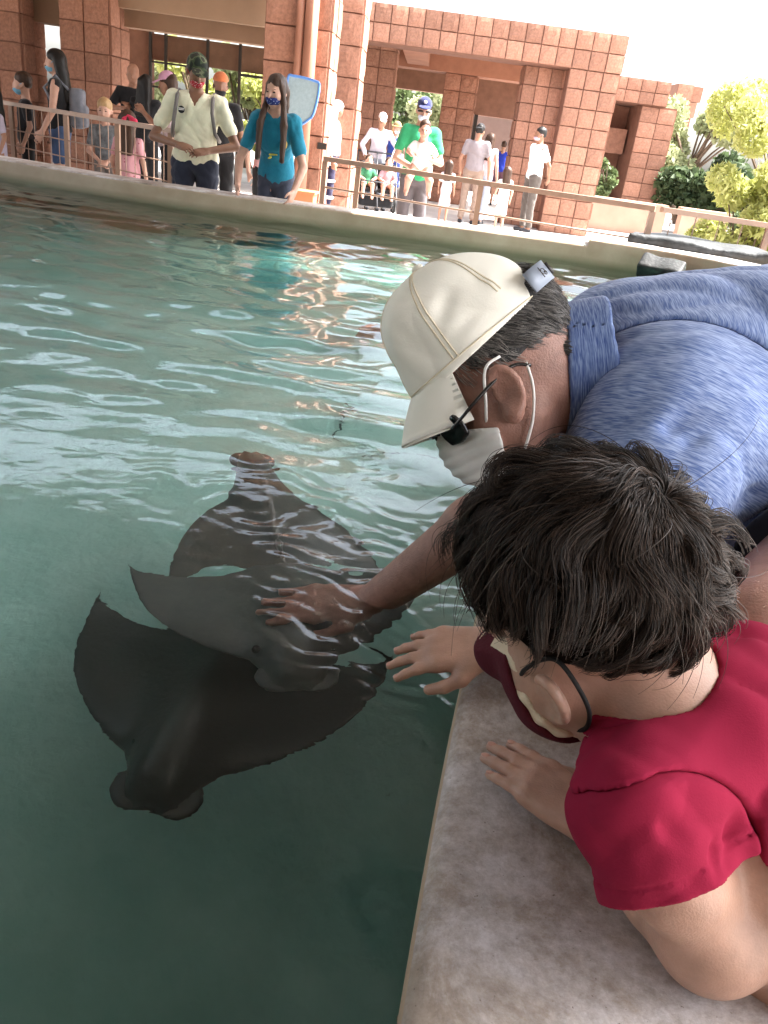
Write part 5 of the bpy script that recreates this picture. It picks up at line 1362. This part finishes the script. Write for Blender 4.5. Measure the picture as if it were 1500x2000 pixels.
ring = [eCb+eMb @ (np.array([.0035, .0158*math.sin(a)*(.92 if math.cos(a) < 0 else 1), .0243*math.cos(a)])*KB) for a in np.linspace(-.9, 3.3, 12)]
for a_, e_ in zip(ring, ring[1:]): b.cap(a_, e_, .0036*KB, k=.003)
b.ell(eCb+eMb @ (V3(.0085, -.004, -.002)*KB), np.array([.0066, .0095, .014])*KB, eMb, k=.004, op='s')
b.ell(eCb+eMb @ (V3(.002, -.006, -.028)*KB), np.array([.006, .009, .010])*KB, eMb, k=.006)
nk_b = at(1270, 1400, .69)
b.cap(Tb(0, .025, -.05), nk_b, .043, .048, k=.025)
shl_b, elb_b, wrl_b = at(1240, 1585, .615), atz(1386, 1818, .793), V3(.232, .552, .776)
shr_b, elr_b, wrr_b = at(1435, 1340, .77), V3(.285, .735, .80), atz(962, 1262, .800)
to = [(at(1350, 1460, .725), .066), (at(1480, 1590, .775), .088), (at(1560, 1800, .86), .105)]
for (a, ra), (e, rb) in zip(to, to[1:]): b.cap(a, e, ra, rb, k=.05)
b.cap(shl_b+nrm(elb_b-shl_b)*.02, lerp(shl_b, elb_b, .5), .030, .036, k=.02); b.cap(lerp(shl_b, elb_b, .5), elb_b, .034, .0365, k=.015); b.ell(elb_b+V3(.004, -.002, -.004), (.0375, .036, .0375), k=.02)
m1 = lerp(elb_b, wrl_b, .35); b.cap(elb_b, m1, .042, .037, k=.015); b.cap(m1, wrl_b, .037, .0235, k=.012)
b.cap(shr_b, elr_b, .038, .033, k=.02); m1 = lerp(elr_b, wrr_b, .35); b.cap(elr_b, m1, .033, .032, k=.015); b.cap(m1, wrr_b, .032, .0215, k=.012)
tl_b = hand(b, wrl_b, nrm(V3(.150, .632, .770)-wrl_b), V3(.1, -.1, 1), V3(.3, 1, 0), .80, .10, spread=.07)
tr_b = hand(b, wrr_b, nrm(atz(800, 1270, .772)-wrr_b), V3(.05, -.30, 1), V3(0, -1, 0), .76, .22, spread=.16)
lg = [(V3(.66, .50, .62), V3(.60, .50, .33), V3(.78, .52, .07)), (V3(.68, .38, .62), V3(.60, .36, .33), V3(.78, .36, .07))]
for a, e, q in lg: b.cap(V3(.62, .44, .78), a, .09, .07, k=.03); b.cap(a, e, .065, .045, k=.02); b.cap(e, q, .044, .032, k=.02); b.cap(q, q+V3(-.02, 0, -.04), .03, .03, k=.02)
b.obj('body', .0025, SK_boy, boy, wb)
for tips_, sc_ in ((tl_b, .80), (tr_b, .76)):
    for q_, v_, n_, t_, r_ in tips_:
        nn_ = nrm(n_*.92+v_*.25); vv_ = nrm(v_-nn_*np.dot(v_, nn_)); tt_ = np.cross(vv_, nn_)
        c = Sdf(); c.ell(q_-v_*r_*.10+n_*r_*.72, np.array([r_*.66, r_*.95, r_*.24]), np.stack([tt_, vv_, nn_], 1)); c.obj('fingernail', .0011, M_nail, boy, wb)
# t-shirt
M_red = mat('red_jersey', (.265, .015, .045), .92, .10, 6, .12, 700, spec=.08)
c = Sdf()
for (a, ra), (e, rb) in zip(to, to[1:]): c.cap(a, e, ra+.008, rb+.012, k=.05)
c.cap(shl_b+(at(1350, 1460, .725)-shl_b)*.25, at(1420, 1500, .73), .046, .07, k=.05); c.cap(shr_b, at(1400, 1420, .73), .050, .06, k=.05)
c.cap(shr_b, lerp(shr_b, elr_b, .55), .052, .048, k=.03)
c.cap(at(1245, 1500, .67), at(1262, 1570, .645), .036, .042, k=.04)
sa0, sa1 = at(1235, 1575, .635), at(1312, 1790, .665)
c.cap(sa0, sa1, .041, .048, k=.022); c.cap(shl_b, lerp(shl_b, elb_b, .55), .044, .050, k=.02)
c.noise(ridges(61, .0058, 55)); c.noise(folds(15, .0009, 130))
for (u0_, v0, u1, v1, d_, w_, dp) in ((1500, 1480, 1440, 1650, .66, .010, .008), (1390, 1650, 1500, 1570, .64, .006, .008), (1380, 1640, 1420, 1720, .62, .005, .009), (1400, 1675, 1500, 1710, .63, .008, .010), (1350, 1430, 1420, 1560, .66, .014, -.006), (1440, 1330, 1330, 1420, .70, .011, .006), (1300, 1420, 1370, 1540, .66, .010, .006), (1330, 1640, 1395, 1690, .585, .006, .007), (1270, 1600, 1390, 1665, .585, .007, .006), (1180, 1620, 1200, 1760, .59, .009, .004), (1260, 1650, 1300, 1780, .585, .010, .004), (1410, 1690, 1370, 1780, .60, .006, .006), (1420, 1420, 1480, 1540, .67, .012, .006)):
    c.noise(crease(at(u0_, v0, d_), at(u1, v1, d_), w_, dp))
hem_p, hem_n = at(1300, 1752, .63).astype(np.float32), img_dir(.31, -.93, .18).astype(np.float32)
sm_p, sm_n = at(1275, 1578, .60).astype(np.float32), img_dir(-.42, .85, .32).astype(np.float32)
RSb = Sdf(); RSb.ell(at(1285, 1712, .635), (.078, .078, .15), np.stack([cR, cU, cF], 1), k=0)
c.noise(lambda P: (.0028*np.exp(-(RSb.ev(P)/.0018)**2)).astype(np.float32))
c.noise(lambda P: (.0016*np.exp(-(((P-hem_p) @ hem_n+.016)/.0012)**2)*(RSb.ev(P) < .01)).astype(np.float32))
c.cap(nk_b+(nk_b-Tb(0, .025, -.05))*.10, Tb(0, .02, -.04), .0525, .058, op='s', k=.004)
s3 = c.copy(); RSc = RSb.copy(); RSc.cap(lerp(sa0, sa1, .75), elb_b, .066, .075, k=0); region(c, RSc, False); region(s3, RSb, True)
shb = c.obj('t_shirt', .0032, M_red, boy, wb)
s3.p.append(('i', .0012, lambda P: (P-hem_p) @ hem_n, None, None))
s3.cap(lerp(sa0, sa1, .80), lerp(sa0, sa1, 1.3), .034, .0435, op='s', k=.003)
s3o = s3.obj('sleeve', .0021, M_red, shb, wb)
c = Sdf(); nb2 = nrm(nk_b-Tb(0, .025, -.05)); a0 = nk_b-nb2*.006
c.cap(a0-nb2*.03, a0+nb2*.05, .0545, .0590); c.plane(a0, -nb2); c.plane(a0+nb2*.018, nb2); c.cap(a0-nb2*.05, a0+nb2*.05, .0495, .0515, op='s', k=.002); c.obj('neckband', .0028, M_red, shb, wb)
c = Sdf()
for a, e, q in lg: c.cap(V3(.62, .44, .76), a, .102, .085, k=.03); c.cap(a, lerp(a, e, .7), .08, .07, k=.02)
c.noise(folds(9, .003, 40)); c.plane((0, 0, .80), (0, 0, 1)); c.obj('shorts', .008, cloth((.03, .035, .06)), boy, wb)
for a, e, q in lg:
    c = Sdf(); c.cap(q+V3(.03, 0, -.03), q+V3(-.09, 0, -.035), .036, .03, k=.02); c.plane((0, 0, 0), (0, 0, -1)); c.obj('shoe', .006, M_shoe, boy, wb)
# mask: maroon outside, cream lining, black loops
def mask_b(off, dy):
    c = Sdf(); c.ell(Tb(0, -.034, -.034), (np.array([.058, .058, .074])+off)*KB, Mb, k=.03); c.ell(Tb(0, -.060, -.080), (np.array([.034, .032, .026])+off)*KB, Mb, k=.03)
    c.cap(Tb(0, -.092, -.008), Tb(0, -.112, -.034), (.012+off)*KB, (.018+off)*KB, k=.03)
    for sx in (-1, 1): c.ell(Tb(sx*.042, -.047, -.050), (np.array([.028, .030, .030])+off)*KB, Mb, k=.03)
    c.plane(Tb(0, -.1, -.010), Mb @ nrm((0, -.30, 1))); c.plane(Tb(0, -.060+dy, -.045), Mb @ nrm((0, 1, .40)))
    return c
c = mask_b(.0102, 0); c.noise(folds(5, .001, 90)); mkb = c.obj('face_mask', .0024, mat('maroon_cloth', (.085, .014, .022), .9, .1, 40, .2, 300, spec=.15), boy, wb)
c = mask_b(.0062, .0105); yb = (Mb @ np.array([0, 0, 1.0])).astype(np.float32); hb0 = Hb.astype(np.float32)
c.noise(lambda P: (.0012*np.sin(((P-hb0) @ yb)*300)).astype(np.float32)); c.obj('lining', .0022, mat('cream_lining', (.66, .55, .40), .95, .06, 40, .2, 300), mkb, wb)
M_loop = mat('black_elastic', (.012, .011, .011), .8)
for sx in (-1, 1):
    mb = MB(); mb.tube(catmull([Tb(sx*.055, -.066, -.018), Tb(sx*.070, -.048, .004), Tb(sx*.074, -.024, .019), Tb(sx*.081, -.006, .022), Tb(sx*.088, .004, .0), Tb(sx*.084, .0, -.032), Tb(sx*.074, -.018, -.062), Tb(sx*.062, -.040, -.076)], 6), .0019, 7); mb.build('ear_loop', M_loop, mkb, True, world=wb)
# hair
WH = nrm((-.06, .78, .62))
def flow_b(u):
    t = u-WH; t -= u*(t*u).sum(1)[:, None]; d = np.linalg.norm(t, axis=1)[:, None]; t = t/np.maximum(d, 1e-3)
    sw = np.cross(u, t)
    g = np.array([0, -.12, -.30])
    w = np.stack([np.sin(u[:, 1]*5.1+u[:, 2]*3.3+1), np.sin(u[:, 0]*4.7-u[:, 2]*4.1), np.sin(u[:, 0]*5.3+u[:, 1]*4.4+2)], 1)
    return t+sw*(.9*np.exp(-(d/.6)**2)+.15)+g+.55*w*np.exp(-(d/1.3)**2)+.15*w
def acc_b(d, r):
    x, y, z = np.abs(d[:, 0]), d[:, 1], d[:, 2]; j = r.uniform(-.05, .05, len(d))
    front = (y < -.25) & (z > .12+j+.15*(x > .6))
    mid = (y >= -.25) & (y < .18) & (z > .10+j)
    back = (y >= .18) & (z > -.80+j) & (z > .10-2.2*(y-.18)+j)
    return front | mid | back
SB = np.array([0, .012, .049])*KB; SR = np.array([.076, .095, .091])*KB
def len_b(d, r): return np.where(d[:, 2] > .55, 1.05, np.where(d[:, 1] > .3, .60, np.where(d[:, 2] > .25, .60, .34)))*r.uniform(.75, 1.2, len(d))
pts = groom(26000, acc_b, flow_b, len_b, SB, SR, steps=13, lift=.30, lift_end=-.60, nclump=520, clump=.5, seed=21, wig=.30, minr=1.045, wave=.62)
hb = strands('hair', pts @ Mb.T+Hb, .00036, .00014, hair_mat('dark_brown_hair', (.010, .007, .0055), (.060, .038, .027), .46), boy, wb)
pts = groom(100, acc_b, flow_b, lambda d, r: len_b(d, r)*1.15, SB, SR*1.08, steps=10, lift=.6, lift_end=-.05, nclump=90, clump=.2, seed=33, wig=.55, minr=1.08)
strands('stray_hair', pts @ Mb.T+Hb, .0003, .0001, hair_mat('stray_brown_hair', (.02, .014, .011), (.09, .065, .05), .42), hb, wb)
c = Sdf(); c.ell(Tb(0, .014, .047), np.array([.0785, .097, .087])*KB, Mb); c.ell(Tb(0, -.115, -.055), np.array([.10, .128, .100])*KB, Mb, op='s', k=.012)
c.noise(folds(19, .003, 70)); c.obj('scalp_hair', .003, mat('brown_hair_base', (.012, .0085, .007), 1.0, .3, 40, .4, 120, spec=.0), hb, wb)
# ------------------------------------------------------------------ cownose rays in the tank
def ray_skin(name, c0, c1):
    return mat(name, c0, .4, 0, 16, .10, 110, spec=.5, col2=c1, detail=10)
def make_ray(label, head, tail_dir, span, length, z, curl=(.06, .06), roll=0.0, m=None, tail=True, pitch=0.0, sweep=0.0):
    """head: world xy of the snout; tail_dir: unit vector towards the tail; span tip to tip"""
    hx = nrm(V3(tail_dir[0], tail_dir[1], 0)); lx = V3(-hx[1], hx[0], 0)     # to the ray's right when seen from above
    t = empty('cownose_ray', (head[0], head[1], z)); tag(t, label, 'ray', 'rays in the touch pool')
    NS_, NC = 49, 26; S_ = np.sin(np.linspace(-math.pi/2, math.pi/2, NS_)); top = []; bot = []
    for s in S_:
        a = abs(s)
        lead = length*(.10+.36*a**1.25+.22*a**4) if a > .18 else length*(.10*(a/.18)**1.2*.9+.02+.018*math.cos(a/.18*math.pi*2)-.018)
        lead = length*(.02+.10*sst(a, .10, .25)+.30*max(0, a-.16)**1.15+.20*a**5) - length*.020*math.exp(-((a-.085)/.05)**2)
        lead += length*sweep*sst(a, .10, .34)
        trail = length*(sweep*.6*a+.74-.30*a**.8+.24*a**3.0)
        if a > .8: 
            f = (a-.8)/.2; mid_ = (lead+trail)/2+length*.06*f; lead = lead+(mid_-lead)*f**2.6; trail = trail+(mid_-trail)*f**2.6
        cz = (curl[0] if s < 0 else curl[1])*a**1.8*span*.5
        rt, rb = [], []
        for j in range(NC):
            c = j/(NC-1); c2 = .5-.5*math.cos(math.pi*c); x = lead+(trail-lead)*c2
            th = length*(.105*math.exp(-(a/.20)**2)+.045*math.exp(-(a/.55)**2)+.009)*(math.sin(math.pi*min(1, c2*1.0)**.62)**.75)
            th = max(th, .0006)
            p = V3(head[0], head[1], 0)+hx*x*math.cos(pitch)+lx*s*span/2
            zz = z+cz+x*math.sin(pitch)+math.sin(roll)*s*span/2
            rt.append(p+V3(0, 0, zz-0+th*.75)); rb.append(p+V3(0, 0, zz-th*.45))
        top.append(rt); bot.append(rb)
    o = NS_*NC; vs = [p-V3(head[0], head[1], z) for r in top for p in r]+[p-V3(head[0], head[1], z) for r in bot for p in r]; fs = []
    for i in range(NS_-1):
        for j in range(NC-1):
            q = (i*NC+j, (i+1)*NC+j, (i+1)*NC+j+1, i*NC+j+1); fs.append(q); fs.append(tuple(o+k for k in q[::-1]))
        fs.append((i*NC, o+i*NC, o+(i+1)*NC, (i+1)*NC)); fs.append((i*NC+NC-1, (i+1)*NC+NC-1, o+(i+1)*NC+NC-1, o+i*NC+NC-1))
    for i in (0, NS_-1):
        for j in range(NC-1): fs.append((i*NC+j, i*NC+j+1, o+i*NC+j+1, o+i*NC+j))
    mb = MB(); mb.add(vs, fs); bo = mb.build('body', m, t, True)
    bm = bmesh.new(); bm.from_mesh(bo.data); bmesh.ops.recalc_face_normals(bm, faces=bm.faces); bm.to_mesh(bo.data); bm.free()
    sx = length*.085
    for sg in (-1, 1):
        c = Sdf(); c.ell(hx*length*.16+lx*sg*span*.105+V3(0, 0, length*.03), (.010, .010, .009)); c.obj('eye', .003, M_eye, t)
    c = Sdf()
    for sg in (-1, 1): c.ell(hx*length*.060+lx*sg*span*.052+V3(0, 0, -length*.004), np.array([length*.062, span*.066, length*.016]), np.stack([hx, lx, V3(0, 0, 1)], 1), k=.02)
    c.obj('head_lobes', .004, m, t)
    if tail:
        mb = MB(); pp = [hx*length*.68+V3(0, 0, .012), hx*length*.9+lx*.01, hx*length*1.1-lx*.01, hx*length*1.3]
        mb.tube(catmull(pp, 6), list(np.linspace(.007, .0016, 19)), 7); mb.build('tail', m, t, True)
        c = Sdf(); c.ell(hx*length*.74+V3(0, 0, .03), (.035, .008, .022), np.stack([hx, lx, V3(0, 0, 1)], 1)); c.obj('dorsal_fin', .004, m, t)
    return t
RA = ray_skin('ray_skin_grey', (.046, .054, .051), (.075, .083, .078)); RB = ray_skin('ray_skin_dark', (.008, .012, .010), (.017, .021, .018)); RC = ray_skin('ray_skin_olive', (.030, .040, .038), (.052, .062, .058))
ha, ta = atz(580, 1400, .47)[:2], atz(535, 1090, .47)[:2]
make_ray('large grey cownose ray stroked by the submerged hand', ha, ta-ha, .58, .58, .472, (.30, -.02), 0, RA, pitch=-.05)
ha, ta = atz(285, 1690, .30)[:2], atz(480, 1330, .30)[:2]
make_ray('dark cownose ray swimming below the stroked one, nose to the camera', ha, ta-ha, .60, .66, .30, (.12, .03), 0, RB)
ha, ta = atz(484, 935, .50)[:2], atz(540, 1150, .46)[:2]
make_ray('olive cownose ray behind, nose at the surface pointing away', ha, ta-ha, .46, .74, .53, (-.16, -.18), 0, RC, tail=False, pitch=-.16, sweep=.13)
ha, ta = atz(705, 752, .2)[:2], atz(800, 790, .2)[:2]
make_ray('small dark ray near the bottom beneath the cap brim', ha, ta-ha, .5, .34, .22, (.08, .08), 0, RB)
# foam rings beside the wall
bb_ = empty('bubbles', (.01, .75, .597)); tag(bb_, 'cluster of small clear bubbles floating near the wall', 'bubbles', kind='stuff')
mb = MB(); rr = random.Random(4)
for k in range(16):
    x, y, r = rr.gauss(0, .028), rr.gauss(0, .022), rr.uniform(.0015, .006)
    for i in range(3):
        a0, a1 = i*math.pi/6, (i+1)*math.pi/6
        vs = [(x+r*math.cos(a)*math.cos(p), y+r*math.cos(a)*math.sin(p), r*math.sin(a)*.8) for a in (a0, a1) for p in np.linspace(0, 2*math.pi, 11)[:-1]]
        mb.add(vs, [(j, (j+1) % 10, 10+(j+1) % 10, 10+j) for j in range(10)])
M_bub = mat('bubble_film', (1, 1, 1), .0); q = M_bub.node_tree.nodes['Principled BSDF']; q.inputs['Transmission Weight'].default_value = 1; q.inputs['IOR'].default_value = 1.12
o = mb.build('film', M_bub, bb_, True)
